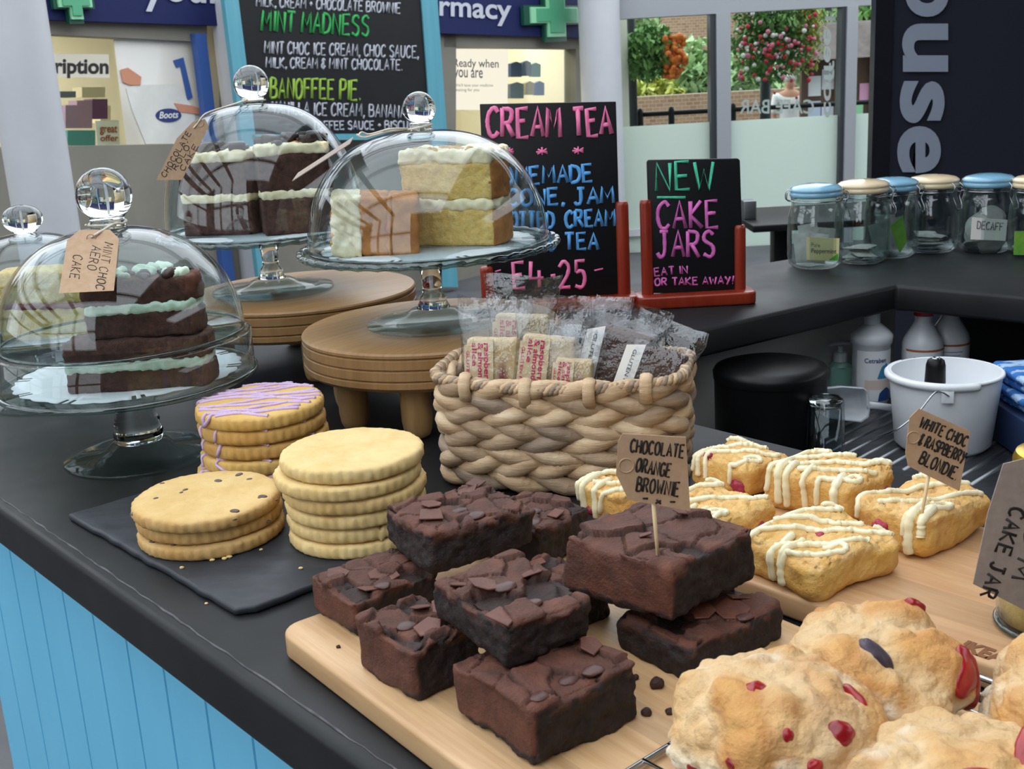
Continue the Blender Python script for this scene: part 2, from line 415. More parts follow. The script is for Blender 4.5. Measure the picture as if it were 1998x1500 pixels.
def meet(p, d, q, e):
    k = d.x * e.y - d.y * e.x; t = ((q.x - p.x) * e.y - (q.y - p.y) * e.x) / k; return p + d * t
FAR = meet(FE, D1, OB0, DO)
NEAR = FE - D1 * 1.25
CO = meet(OB0, DO, B_ + NR * .44, DR)
poly = [FAR, NEAR, NEAR - N1 * .585, A_, B_, B_ + DR * .9, B_ + NR * .44 + DR * .9, CO]
mb = MB(); mb.prism([p + V2(0, 0, -.042) for p in poly], (0, 0, .042), r=.006, seg=3)
worktop = mb.build('worktop', M_TOP, auto=40)
we = MB(); rr = random.Random(2); we.tube([FE - N1 * .011 + D1 * t_ + V2(0, 0, .0001) + N1 * rr.uniform(-.0008, .0008) for t_ in np.linspace(-1.2, .9, 160)], [rr.uniform(.0004, .0013) for _ in range(160)], 5, flat=(N1, 1.0)); we.build('worn_edge', mat('worn_laminate', '#5c5a5c', '#2e2e32', scale=40, rough=.6), worktop)
tag(worktop, 'continuous black laminate worktop with rounded edges carrying all the cakes', 'worktop')
# teal boarding of the counter front
mb = MB(); s0 = FE - N1 * .045
pe = onp(14, 1430, s0, N1); tl = (pe - s0).dot(D1)
V = []; Fs = []; L = tl + 1.25; pitch = .0735; k = 0; prof = []
t_ = tl
while t_ > -1.25:
    prof += [(t_, 0), (t_ - pitch + .004, 0), (t_ - pitch + .0025, -.003), (t_ - pitch + .0015, -.003)]; t_ -= pitch
for t_, d in prof:
    p = s0 + D1 * t_ + N1 * d; V += [p + V2(0, 0, -.0425), p + V2(0, 0, -1.1)]
Fs = [(2 * i, 2 * i + 1, 2 * i + 3, 2 * i + 2) for i in range(len(prof) - 1)]
mb.add(V, Fs)
e = s0 + D1 * tl; b0 = s0 - D1 * 1.25
c1, c2, c3, c4 = e, e - N1 * .03, b0 - N1 * .03, b0
for a, b in ((c1, c2), (c2, c3)):
    mb.add([a + V2(0, 0, -.0425), b + V2(0, 0, -.0425), b + V2(0, 0, -1.1), a + V2(0, 0, -1.1)], [(0, 1, 2, 3)])
panel = mb.build('counter_panel', M_TEAL, smooth=False)
tag(panel, 'light blue tongue and groove boarding on the front of the counter', 'counter panel')
# service side: low drainer deck, the walls under the raised worktop
def wallpanel(name, a, b, off, z0, z1, m, thick=.02):
    d = (b - a).normalized(); n = V2(-d.y, d.x)
    mb = MB(); mb.prism([a + n * off + V2(0, 0, z0), b + n * off + V2(0, 0, z0), b + n * off + V2(0, 0, z1), a + n * off + V2(0, 0, z1)], n * thick)
    return struct(mb.build(name, m, smooth=False))
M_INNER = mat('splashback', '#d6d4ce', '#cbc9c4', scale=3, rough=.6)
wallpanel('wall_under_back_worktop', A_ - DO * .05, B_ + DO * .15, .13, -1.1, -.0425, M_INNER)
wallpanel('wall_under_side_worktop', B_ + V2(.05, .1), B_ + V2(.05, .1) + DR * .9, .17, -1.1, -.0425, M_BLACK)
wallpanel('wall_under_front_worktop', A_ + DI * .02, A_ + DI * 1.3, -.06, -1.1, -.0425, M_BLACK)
mb = MB()
dk = [A_ + V2(-.0, .0), A_ + DI * 1.3, A_ + DI * 1.3 + V2(.55, .5), B_ + DR * .75 + NR * .15, B_ + NR * .12, A_ + V2(-.03, .12)]
mb.prism([p + V2(0, 0, -.23) for p in dk], (0, 0, .03), r=.002)
deck = mb.build('drainer_deck', M_DARKST, smooth=False)
rd = (at(1750, 836, -.2) - at(1680, 871, -.2)).normalized(); rn_ = V2(rd.y, -rd.x); c0 = at(1715, 853, -.2)
for k in range(-7, 9):
    rb = MB(); p = c0 + rn_ * (k * .024); rb.tube([p - rd * .11 + V2(0, 0, -.0016), p + rd * .13 + V2(0, 0, -.0016)], .0045, 10, flat=((0, 0, 1), .8)); rb.build('rib', M_STEEL, deck)
tag(deck, 'dark metal draining deck with parallel ribs behind the counter', 'draining board')
# floor, ceiling
mb = MB(); mb.box((-14, -9, -1.2), (14, 30, -1.1)); struct(mb.build('floor', M_FLOOR, smooth=False))
mb = MB(); mb.box((.9, -1.6, 1.95), (4.2, 3.3, 2.1))  # unseen slab, cut back so light falls from the upper left
for x in (-1.7, -3.0, -4.3): mb.box((x - .05, -1.6, 1.95), (x + .05, 4.2, 2.1))
for y in (-.2, 1.3, 2.8): mb.box((-5.0, y - .05, 1.97), (.9, y + .05, 2.08))
struct(mb.build('ceiling', M_CEIL, smooth=False))
# ---- pharmacy frontage, running away from us on the left
PA = V2(-2.45, 5.96); PU = V2(.66, .7513).normalized(); PN = V2(PU.y, -PU.x)
def pw(u, z, off=0.0): return PA + PU * u + PN * off + V2(0, 0, z)
def pwpx(px, py, off=0.0): return onp(px, py, PA + PN * off, PN)
def pslab(mb, u0, u1, z0, z1, o0, o1, mi=0):
    P = [pw(u, z, o) for o in (o0, o1) for z in (z0, z1) for u in (u0, u1)]
    mb.add(P, [(0, 1, 3, 2), (4, 6, 7, 5), (0, 4, 5, 1), (2, 3, 7, 6), (0, 2, 6, 4), (1, 5, 7, 3)], mi)
def ppoly(mb, px, off, th=.006, mi=0): mb.prism([pwpx(x, y, off + th) for x, y in px], PN * -th, mi)
def pstrip(mb, px, z, off, th, mi=0):
    """wall strip between a sighted edge and the level z"""
    T = [pwpx(x, y, off) for x, y in px]; mb.prism(T + [V2(p.x, p.y, z) for p in reversed(T)], PN * th, mi)
mb = MB(); pstrip(mb, [(-330, 292), (404, 280)], -1.1, -.12, .12); pstrip(mb, [(404, 280), (404, 40), (866, 40), (866, 330)], -1.1, -.12, .12); pstrip(mb, [(866, 330), (1160, 322)], -1.1, -.12, .12)
ppoly(mb, [(-330, 26), (-330, 292), (-150, 290), (-150, 26)], -.12, .12); ppoly(mb, [(-330, 20), (404, 40), (404, 82), (-330, 46)], -.12, .12); ppoly(mb, [(866, 60), (1160, 70), (1160, 96), (866, 92)], -.12, .12); ppoly(mb, [(1124, 70), (1160, 70), (1160, 330), (1124, 330)], -.12, .12)
pstrip(mb, [(-330, 22), (1160, 74)], 2.0, -.12, .12)
struct(mb.build('wall_pharmacy', M_WALL, smooth=False))
mb = MB(); pstrip(mb, [(-330, 26), (1150, 76)], 1.75, .006, .05); fas = mb.build('shop_fascia', M_NAVY, smooth=False)
tag(fas, 'navy blue shop fascia with pale lettering above the pharmacy windows', 'shop sign')
lt = MB()
def fas_text(txt, x0, y0, x1, y1, vx):
    """txt between the sight points (x0,y0) and (x1,y1) of its baseline, tallest letter vx sight units up"""
    put_print(lt, txt, lambda u, v: pwpx(x0 + (x1 - x0) * u, y0 + (y1 - y0) * u - vx * v, .066), .02)
for q in (('pharmacy', 775, 24, 998, 38, 40), ('your', 283, -2, 440, 6, 46)):
    lt = MB(); fas_text(*q); lt.build('lettering', M_SIGNTXT, fas, smooth=False)
def cross(px, py, s, label, bw):
    c = pwpx(px, py, .07); g = MB(); a, b = s * .36, s
    P = [(-a, -b), (a, -b), (a, -a), (b, -a), (b, a), (a, a), (a, b), (-a, b), (-a, a), (-b, a), (-b, -a), (-a, -a)]
    o = thing('cross_sign', label, 'sign', c)
    for sc, d, m_, nm in ((1.25, .03, M_GRN, 'backing'), (1.02, .045, M_GRNL, 'rim'), (.82, .055, M_GRN2, 'face')):
        g = MB(); g.prism([PU * (x * sc * bw) + V2(0, 0, y * sc) for x, y in P], PN * d); g.build(nm, m_, o, smooth=False)
M_GRN = mat('dark_green', '#0f4a38', rough=.4); M_GRNL = mat('pale_green', '#8fd0a4', rough=.4); M_GRN2 = mat('mid_green', '#4f9f78', rough=.4)
cross(1077, 30, .155, 'green cross sign on the navy fascia beside the pharmacy lettering', 1.9)
cross(138, 2, .09, 'green cross sign cut by the frame edge above the prescription window', 1.0)
# posts between the shop windows
for nm, px, o1, m_ in (('trim_1', [(371, 66), (392, 67)], .05, M_BLUE), ('trim_2', [(394, -120), (416, -118)], .14, M_WHITE), ('trim_3', [(417, -118), (432, -116)], .11, M_WHITE)):
    mb = MB(); T = [pwpx(x, y, .006) for x, y in px]; zt_ = .66 if nm == 'trim_1' else 1.75
    mb.prism([V2(T[0].x, T[0].y, -1.1), V2(T[1].x, T[1].y, -1.1), V2(T[1].x, T[1].y, zt_ if nm != 'trim_1' else T[1].z), V2(T[0].x, T[0].y, zt_ if nm != 'trim_1' else T[0].z)], PN * o1); struct(mb.build(nm, m_, smooth=False))
# window panes, shop interior
for nm, q in (('window_1', [(-150, 36), (-150, 292), (404, 281), (404, 80)]), ('window_2', [(866, 90), (866, 330), (1126, 324), (1126, 94)])):
    mb = MB(); ppoly(mb, q, -.06, .008); struct(mb.build(nm, M_PANE, smooth=False))
mb = MB(); pslab(mb, -2.5, 5.6, -1.1, 1.2, -2.2, -2.12); pslab(mb, -2.5, 5.6, .95, 1.0, -2.12, -.13); pslab(mb, -2.5, -2.4, -1.1, 1, -2.12, -.13); pslab(mb, 5.5, 5.6, -1.1, 1, -2.12, -.13); pslab(mb, -2.4, 5.5, -.6, -.5, -2.12, -.13)
struct(mb.build('wall_shop_interior', M_SHOP, smooth=False))
for i, (u, o, w_) in enumerate(((.05, -.9, .3), (1.0, -1.4, .3), (3.9, -.9, .4), (4.9, -1.2, .3))):
    mb = MB(); pslab(mb, u - w_, u + w_, .93, .948, o - .3, o + .3)
    c_ = mb.build('ceiling_light', M_LAMP, smooth=False)
    tag(c_, ['bright square ceiling light nearest the pillar inside the pharmacy', 'second bright ceiling light inside the pharmacy beside the photo poster', 'ceiling light above the ready when you are panel', 'ceiling light deepest inside the pharmacy above the hanging packs'][i], 'ceiling light')
# posters
M_PAPER = mat('paper_white', '#e9e6de', rough=.6); M_INK = mat('black_ink', '#1c1b1e', rough=.6); M_GINK = mat('grey_ink', '#55545a', rough=.6)
mb = MB(); ppoly(mb, [(60, 104), (212, 106), (214, 152), (64, 150)], -.04); hs = mb.build('hanging_sign', mat('sign_cream', '#d6d0bd', rough=.6), smooth=False)
tag(hs, 'cream sign with bold black lettering hanging inside the pharmacy window', 'sign')
lt = MB(); put_print(lt, 'prescription', lambda u, v: pwpx(20 + 192 * u, 141 + 2 * u - 27 * v, -.032), .03); lt.build('lettering', M_INK, hs, smooth=False)
po = MB(); ppoly(po, [(222, 76), (384, 80), (404, 280), (247, 282)], -.045)
po = po.build('photo_poster', mat('poster_photo', '#c9c3b4', '#ece9e2', scale=2.2, detail=1, rough=.5), smooth=False)
tag(po, 'large window poster showing hands passing a white paper bag', 'poster')
mb = MB(); ppoly(mb, [(246, 172), (262, 166), (345, 164), (380, 215), (384, 280), (285, 281), (258, 215)], -.037, .003); mb.build('printed_bag', mat('bag_print', '#e2e0da', '#d2d0cb', scale=4, rough=.6), po, smooth=False)
mb = MB(); ppoly(mb, [(235, 136), (250, 132), (276, 150), (274, 166), (255, 166), (240, 160)], -.032, .003); mb.build('printed_hand', mat('skin_print', '#c98a6d', rough=.6), po, smooth=False); mb = MB(); ppoly(mb, [(340, 201), (375, 206), (398, 214), (396, 224), (350, 218)], -.032, .003)
mb.build('printed_hand', bpy.data.materials['skin_print'], po, smooth=False)
mb = MB(); ppoly(mb, [(338, 118), (358, 112), (376, 190), (366, 196), (352, 130), (344, 132)], -.036, .003); mb.build('printed_pen', M_BLUE, po, smooth=False)
mb = MB(); ppoly(mb, [(329 + 25 * math.cos(a), 225 + 13.5 * math.sin(a)) for a in np.linspace(0, 2 * math.pi, 28, endpoint=False)], -.033, .003); mb.build('printed_oval', mat('oval_navy', '#2c3a72', rough=.5), po, smooth=False)
lt = MB(); put_print(lt, 'Boots', lambda u, v: pwpx(311 + 36 * u + 2 * v, 231 - 1.5 * u - 13 * v, -.028), .015); lt.build('lettering', M_PAPER, po, smooth=False)
rp = MB(); ppoly(rp, [(872, 95), (992, 97), (990, 215), (874, 214)], -.05)
rp = rp.build('window_poster', glow('backlit_panel', '#f4eeda', .5), smooth=False); tag(rp, 'backlit cream panel with dark lettering in the pharmacy window', 'sign')
def rline(f_, tx, b):
    lt = MB(); put_print(lt, tx, f_, b); lt.build('lettering', M_GINK, rp, smooth=False)
for tx, x0, x1, yb, h in (('Ready when', 885, 973, 130, 16), ('you are', 886, 942, 150, 15)): rline(lambda u, v: pwpx(x0 + (x1 - x0) * u, yb + 2 * u - h * v, -.043), tx, .01)
for tx, x0, x1, yb, h in (("We'll have your medicine", 888, 962, 169, 6), ('waiting for you', 888, 935, 178, 6)): rline(lambda u, v: pwpx(x0 + (x1 - x0) * u, yb - h * v, -.043), tx, .0)
# hanging packs, shelf goods
M_PK = [mat('pack_%s' % n, c, rough=.5) for n, c in (('navy', '#3b5380'), ('teal', '#4f9aa0'), ('grey', '#6c7688'), ('tan', '#b8a383'), ('blue', '#4568a6'), ('lilac', '#a990b4'), ('plum', '#6d4a7c'), ('cream', '#d9cdb6'))]
k = 0
for (x0, y0, x1, y1, ci) in ((997, 120, 1018, 150, 0), (1020, 118, 1036, 148, 0), (1037, 122, 1055, 150, 1), (996, 160, 1022, 192, 2), (1026, 158, 1042, 185, 3), (1045, 158, 1062, 186, 4)):
    mb = MB(); ppoly(mb, [(x0, y1), (x1, y1), (x1, y0 + 4), ((x0 + x1) / 2, y0), (x0, y0 + 4)], -.35, .03)
    o = mb.build('hanging_pack', M_PK[ci], smooth=False)
    tag(o, ['navy pack hanging top left on the pharmacy hooks', 'navy pack second along the upper row of hooks', 'teal pack at the right of the upper row of hooks', 'grey pack hanging lower left on the pharmacy hooks', 'tan pack hanging in the middle of the lower row', 'blue pack at the right of the lower row of hooks'][k], 'pack', 'packs on the pharmacy hooks'); k += 1
k = 0
for (x0, y0, x1, y1, ci) in ((118, 178, 148, 190, 2), (160, 170, 205, 190, 7), (128, 205, 150, 250, 5), (150, 196, 180, 250, 5), (180, 193, 210, 232, 6), (132, 254, 186, 284, 1), (196, 206, 216, 240, 7)):
    mb = MB(); ppoly(mb, [(x0, y1), (x1, y1), (x1, y0), (x0, y0)], -.5 - .13 * k, .1)
    o = mb.build('product_box', M_PK[ci], smooth=False)
    tag(o, ['small grey box high on the pharmacy shelf by the pillar', 'cream box high on the pharmacy shelf', 'lilac box on the middle shelf beside the pillar', 'taller lilac box in the middle of the shelf', 'plum box on the shelf right of the lilac ones', 'teal box at the foot of the pharmacy shelves', 'narrow cream box next to the photo poster'][k], 'box', 'boxes on the pharmacy shelf'); k += 1
mb = MB(); ppoly(mb, [(186, 236), (232, 234), (234, 282), (190, 284)], -.3, .004); oc = mb.build('offer_card', M_PAPER, smooth=False); tag(oc, 'white shelf card with orange lettering beside the photo poster', 'sign')
lt = MB(); put_print(lt, 'great', lambda u, v: pwpx(195 + 34 * u, 258 - 13 * v, -.29), .02); lt.build('lettering', mat('offer_ink', '#a4512f', rough=.6), oc, smooth=False); lt = MB(); put_print(lt, 'offer', lambda u, v: pwpx(196 + 35 * u, 275 - 12 * v, -.29), .02); lt.build('lettering', bpy.data.materials['offer_ink'], oc, smooth=False)
# ---- large menu board
MBO = .24
def mp(px, py): return pwpx(px, py, MBO + .021)
off = pwpx(600, 264, MBO)
mbd = thing('menu_board', 'big black menu board with chalk lettering in a teal frame', 'menu board', off)
def mpoly(mb, px, o0, th): mb.prism([pwpx(x, y, MBO + o0 + th) - off for x, y in px], PN * -th)
mb = MB(); mpoly(mb, [(462, -30), (492, 268), (868, 266), (828, -24)], 0, .02); mb.build('board', M_BOARD, mbd, smooth=False)
mb = MB()
for q in ([(434, -30), (462, -30), (540, 600), (512, 600)], [(821, -24), (852, -24), (894, 560), (864, 560)], [(492, 262), (868, 260), (868, 272), (492, 274)]): mpoly(mb, q, -.005, .035)
mb.build('frame', M_TEALW, mbd, smooth=False)
M_CW = mat('chalk_white', '#a9abb4', rough=.8); M_CG = mat('chalk_green', '#2f9a4c', rough=.8); M_CL = mat('chalk_lime', '#86a83a', rough=.8)
def menu(lines, m_):
    for tx, x0, y0, x1, y1, h, r in lines:
        lt = MB(); write(lt, tx, (x0, y0), (x1, y1), h, lambda a, b: mp(a, b) - off, r, jit=.2); lt.build('lettering', m_, mbd)
menu([('MILK, CREAM + CHOCOLATE BROWNIE', 500, 12, 780, 26, 20, .006), ('MINT CHOC ICE CREAM, CHOC SAUCE,', 516, 104, 816, 113, 23, .006), ('MILK, CREAM & MINT CHOCOLATE.', 519, 132, 784, 137, 20, .006),
      ('VANILLA ICE CREAM, BANANA,', 530, 222, 795, 230, 24, .006), ('TOFFEE SAUCE + BISCUIT', 610, 253, 810, 252, 16, .006)], M_CW)
menu([('MINT MADNESS', 510, 60, 717, 70, 39, .009)], M_CG); menu([('BANOFFEE PIE.', 527, 191, 702, 195, 38, .009)], M_CL)
# ---- pillars
def pillar(name, c, r):
    mb = MB(); mb.lathe([(r, -1.1), (r, 2.0)], 64, c); struct(mb.build(name, M_WHITE, auto=40))
pillar('pillar_left', aty(70, 300, 4.5).to_2d().to_3d(), .118); pillar('pillar_middle', aty(1171, 100, 9).to_2d().to_3d(), .155)
# ---- glazed screen at the back with the street behind it
YW = 9.2
def wx(px, y=120): return aty(px, y, YW).x
zf = aty(1300, 243, YW).z; zb = aty(1300, 33, YW).z
mb = MB(); mb.box((.75, YW - .08, zb), (6.4, YW + .08, zb + .22)); mb.box((.75, YW - .06, 1.1), (6.4, YW + .06, 2.0)); struct(mb.build('trim_4', M_FRAME, smooth=False))
for i, (x0, x1) in enumerate(((1383, 1421), (1636, 1665))):
    mb = MB(); a, b = wx(x0), wx(x1); mb.box((a, YW - .07, -1.1), (a + (b - a) * .28, YW + .07, zb), 1); mb.box((a + (b - a) * .28, YW - .1, -1.1), (b, YW + .07, zb), 0)
    struct(mb.build('trim_%d' % (5 + i), [M_FRAME, M_GASKET], smooth=False))
XE = 6.4
segs = [(.85, wx(1383)), (wx(1421), wx(1636)), (wx(1665), XE)]
for i, (a, b) in enumerate(segs):
    mb = MB(); mb.box((a, YW - .004, zf), (b, YW + .004, zb)); struct(mb.build('window_%d' % (3 + i), M_PANE, smooth=False))
    mb = MB(); mb.box((a, YW - .006, -1.1), (b, YW + .006, zf)); struct(mb.build('window_%d' % (6 + i), M_FROST, smooth=False))
mb = MB(); z_ = aty(1240, 452, YW).z; mb.box((.85, YW - .05, z_ - .03), (wx(1383), YW + .02, z_ + .025)); struct(mb.build('trim_7', M_WHITE, smooth=False))
dec = MB(); M_DEC = mat('window_letters', '#98a39e', rough=.6)
put_print(dec, 'CAFE BAR', lambda u, v: aty(1588 - 145 * u, 221 - 27 * v, YW - .012), .01)
d = dec.build('window_lettering', M_DEC, smooth=False); tag(d, 'mirrored cafe bar lettering stuck on the clear window pane', 'lettering'); dec = MB()
put_print(dec, 'coffee', lambda u, v: aty(1608 + 20 * v, 228 - 172 * u, YW - .012), .02)
d = dec.build('window_lettering', M_DEC, smooth=False); tag(d, 'vertical mirrored lettering at the right edge of the flower window', 'lettering'); dec = MB(); put_print(dec, 'house', lambda u, v: aty(1610 + 20 * v, 40 - 150 * u, YW - .012), .02); d = dec.build('window_lettering', M_DEC, smooth=False); tag(d, 'upper word of the vertical mirrored lettering near the window top', 'lettering')
# unseen walls added to hold back light; glazed arch behind us that the glass reflects
M_DKW = mat('dark_interior', '#3b3836', '#45413e', scale=2, rough=.8)
mb = MB(); mb.box((6.4, -1.6, -1.1), (6.6, 9.3, 2.0)); struct(mb.build('wall_light_block_right', M_DKW, smooth=False))  # out of view, added to block light so the key comes from the left
mb = MB()
for x in (-2.75, -1.75): mb.box((x - .05, -1.6, .2), (x + .05, -1.5, 1.95))
for z in (.95, ): mb.box((-3.6, -1.59, z), (-.7, -1.51, z + .09))
mb.box((-.7, -1.6, -1.1), (6.5, -1.5, 1.95)); mb.box((-5.0, -1.6, -1.1), (-3.6, -1.5, 1.95)); mb.box((-3.6, -1.62, -1.1), (-.7, -1.48, .2))
struct(mb.build('window_9', M_DKW, smooth=False))  # unseen back wall, its opening narrowed to limit the bright reflection in the domes
mb = MB(); mb.box((-5.1, -1.6, -1.1), (-5.0, 2.6, .30)); mb.box((-5.1, 2.6, -1.1), (-5.0, 5.2, 1.95)); mb.box((-5.1, -1.6, 1.7), (-5.0, 2.6, 1.95))
for y in (-.35, .95): mb.box((-5.1, y - .05, .3), (-5.0, y + .05, 1.7))
mb.box((-5.09, -1.6, 1.02), (-5.01, 2.6, 1.10)); struct(mb.build('window_10', M_DKW, smooth=False))  # unseen left wall, added to cut down the sky mirrored in the domes
# ---- banner with the big vertical word
bn = thing('banner_panel', 'tall glossy black panel with big grey sideways lettering behind the tea jars', 'sign', (1.25, 3.2, -1.1))
o0 = V2(1.25, 3.2, -1.1); YB = 3.2
M_GLOSS = mat('black_gloss', '#2b2d38', rough=.07, spec=.5); M_GLB = mat('black_border', '#191a22', rough=.25)
mb = MB(); a = aty(1704, 200, YB).x; b = aty(1738, 200, YB).x
mb.box((a - 1.25, 0, 0), (b - 1.25, .04, 2.8)); mb.build('border', M_GLB, bn, smooth=False)
mb = MB(); mb.box((b - 1.25, .006, 0), (1.6, .04, 2.8)); mb.build('panel', M_GLOSS, bn, smooth=False)
lt = MB()
# the word reads downwards, its letters' heads to the right
for ch, ya, yb, xa, hh in (('h', -166, -72, 1777, 112), ('o', -62, 33, 1772, 80), ('u', 46, 140, 1767, 83), ('s', 158, 240, 1762, 81), ('e', 246, 338, 1757, 79)): put_print(lt, ch, lambda u, v: aty(xa + hh * v, ya + (yb - ya) * u, YB - .003) - o0, .03)
lt.build('lettering', mat('banner_letters', '#8e96a6', rough=.5), bn, smooth=False)
# ---- small black table beyond the counter
tb = thing('cafe_table', 'small black cafe table beyond the worktop by the frosted window', 'table', (1.28, 5.1, -1.1))
zt = aty(1500, 420, 5.1).z + 1.1
mb = MB(); mb.rbox((-.24, -.3, zt - .03), (.5, .3, zt), .006); mb.build('table_top', M_BLACK, tb, auto=40)
mb = MB(); mb.rbox((-.09, -.04, .02), (-.01, .04, zt - .03), .004); mb.build('leg', M_BLACK, tb, auto=40)
mb = MB(); mb.rbox((-.25, -.2, 0), (.2, .2, .02), .006); mb.build('base', M_BLACK, tb, auto=40)
nh = MB(); p = aty(1451, 408, 5.1); nh.rbox((p.x - .02, 5.0, zt - 1.1), (p.x + .035, 5.08, zt - 1.02), .004); tag(nh.build('napkin_holder', M_STEEL, auto=40), 'small grey napkin holder on the black cafe table', 'napkin holder')
# ---- outside
M_BRICK = NT('brick'); t = M_BRICK; p = t.n('ShaderNodeBsdfPrincipled'); br = t.n('ShaderNodeTexBrick'); vb = t.coord((1, 1, 1)); vb.node.inputs['Rotation'].default_value = (math.pi / 2, 0, 0); t.l(vb, br.inputs['Vector'])
br.inputs['Color1'].default_value = lin('#b08a6c'); br.inputs['Color2'].default_value = lin('#9a7358'); br.inputs['Mortar'].default_value = lin('#b5aa9a'); br.inputs['Scale'].default_value = 6
t.l(br.outputs['Color'], p.inputs['Base Color']); p.inputs['Roughness'].default_value = .9; t.l(p.outputs[0], t.out.inputs[0]); M_BRICK = t.m
def turn(mb):  # brick pattern needs the wall's own x/z as its plane: build lying, stand it up
    return mb
hs = thing('brick_house', 'brown brick house with white sash windows across the street', 'house', (3.4, 19, -1.1))
mb = MB(); mb.box((-1.6, 0, 0), (4, 4, 5.5)); ob = mb.build('wall', M_BRICK, hs, smooth=False)
for i, (x, z) in enumerate(((-1.05, 2.2), (-.1, 2.2), (-1.05, .7), (.9, 2.2), (-.1, .7))):
    fr = MB(); fr.box((x - .22, -.05, z), (x + .22, 0, z + .75)); f_ = fr.build('window', M_PAPER, hs, smooth=False)
    g = MB(); g.box((x - .17, -.06, z + .05), (x + .17, -.05, z + .36)); g.box((x - .17, -.06, z + .40), (x + .17, -.05, z + .7)); g.build('pane', M_GASKET, f_, smooth=False)
def leafcloud(mb, c, rad, n, size, seed, flat=1.0):
    rr = random.Random(seed)
    for i in range(n):
        v = Vector((rr.gauss(0, 1), rr.gauss(0, 1), rr.gauss(0, 1))).normalized() * (rr.random() ** .4)
        p = Vector(c) + Vector((v.x * rad[0], v.y * rad[1], v.z * rad[2])); s = size * rr.uniform(.6, 1.4)
        q = Matrix.Rotation(rr.uniform(0, 6.3), 3, 'Z') @ Matrix.Rotation(rr.uniform(-1.2, 1.2), 3, 'X')
        mb.add([p + q @ Vector(w_) for w_ in ((0, -s, 0), (s * .5, 0, s * .15), (0, s, 0), (-s * .5, 0, s * .15))], [(0, 1, 2, 3)], 0)
M_LEAF = [mat('leaf_dark', '#4a7a38', '#84ad60', scale=3, rough=.6), mat('leaf_mid', '#93b578', '#c0d4a4', scale=2, rough=.6), mat('leaf_yellow', '#9aa84a', '#c2bf5f', scale=4, rough=.6)]
M_BARK = mat('bark', '#54463a', '#6b5a4a', scale=12, rough=.9)
k = 0
for (px, py, Y, rx, rz_, mi, n) in ((1240, 60, 16.6, .4, .9, 1, 900), (1350, 150, 15.4, .5, .5, 1, 900), (1470, 160, 17, .5, .6, 1, 1000), (1585, 30, 17.6, .62, 1.0, 1, 1500), (1710, 50, 14.9, .45, .8, 0, 1000), (1260, 190, 14.4, .5, .22, 2, 600), (1700, 150, 14, .35, .35, 2, 500)):
    c = aty(px, py, Y); tr = thing('tree' if k not in (5, 6) else 'shrub', ['tall pale green tree behind the hanging basket', 'bushy green tree in front of the brick house', 'green tree beyond the fence by the cafe lettering', 'tall green tree behind the flowers', 'dark green tree right of the second window post', 'low yellow green shrub behind the brick garden wall', 'yellow green shrub beside the black panel'][k], 'tree' if k < 5 else 'shrub', (c.x, Y, -1.1))
    mb = MB(); leafcloud(mb, (0, 0, c.z + 1.1), (rx, rx, rz_), n, .09, 30 + k); f_ = mb.build('foliage', M_LEAF[mi], tr, smooth=False); f_['kind'] = 'stuff'
    mb = MB(); mb.tube([(0, 0, 0), (.02, 0, .5), (0, 0, c.z + 1.1)], [.06, .05, .03], 8); mb.build('trunk', M_BARK, tr); k += 1
mb = MB(); z0 = aty(1300, 186, 13.3).z; mb.box((.6, 13.3, -1.1), (5, 13.5, z0)); gw = mb.build('garden_wall', M_BRICK, smooth=False); tag(gw, 'low brick garden wall beyond the street railing', 'wall')
rl = thing('street_railing', 'black street railing with posts outside the clear windows', 'railing', (1.2, 10.8, -1.1)); z1 = aty(1300, 221, 10.8).z + 1.1
mb = MB(); mb.tube([(-.6, 0, z1), (3.4, 0, z1)], .022, 8); mb.build('rail', M_BLACK, rl)
for px in (1249, 1310, 1430, 1660):
    x = aty(px, 230, 10.8).x - 1.2; mb = MB(); mb.lathe([(.03, 0), (.03, z1 + .02), (.022, z1 + .05), (.0, z1 + .06)], 12, (x, 0, 0)); mb.build('post', M_BLACK, rl)
# hanging basket on its lamp post
c = aty(1268, 105, 10.4); hb = thing('hanging_basket', 'round hanging basket of dark leaves and orange flowers on a street post', 'hanging basket', (c.x, 10.4, c.z))
mb = MB(); leafcloud(mb, (0, 0, 0), (.27, .25, .24), 1500, .035, 90); f_ = mb.build('foliage', M_LEAF[0], hb, smooth=False); f_['kind'] = 'stuff'
def blooms(mb, pts, s, rr):
    for p in pts:
        U, Fs = blob(2); q = s * rr.uniform(.7, 1.3); mb.add([(Vector(p) + Vector(u) * q) for u in U], Fs)
rr = random.Random(5); mb = MB(); oc_ = aty(1312, 108, 10.3) - c
blooms(mb, [Vector((oc_.x + max(-.07, min(.1, rr.gauss(0, .05))), -.1 + rr.gauss(0, .06), oc_.z + max(-.17, min(.15, rr.gauss(0, .085))))) for _ in range(150)], .028, rr); f_ = mb.build('blossoms', mat('orange_petal', '#e0892c', '#d8642a', scale=20, rough=.6), hb); f_['kind'] = 'stuff'
ps = MB(); px_ = aty(1236, 120, 10.6).x; ps.lathe([(.04, -1.1), (.04, 2.5)], 16, (px_, 10.72, 0)); tag(ps.build('lamp_post', M_GASKET), 'dark street post carrying the hanging basket', 'post')
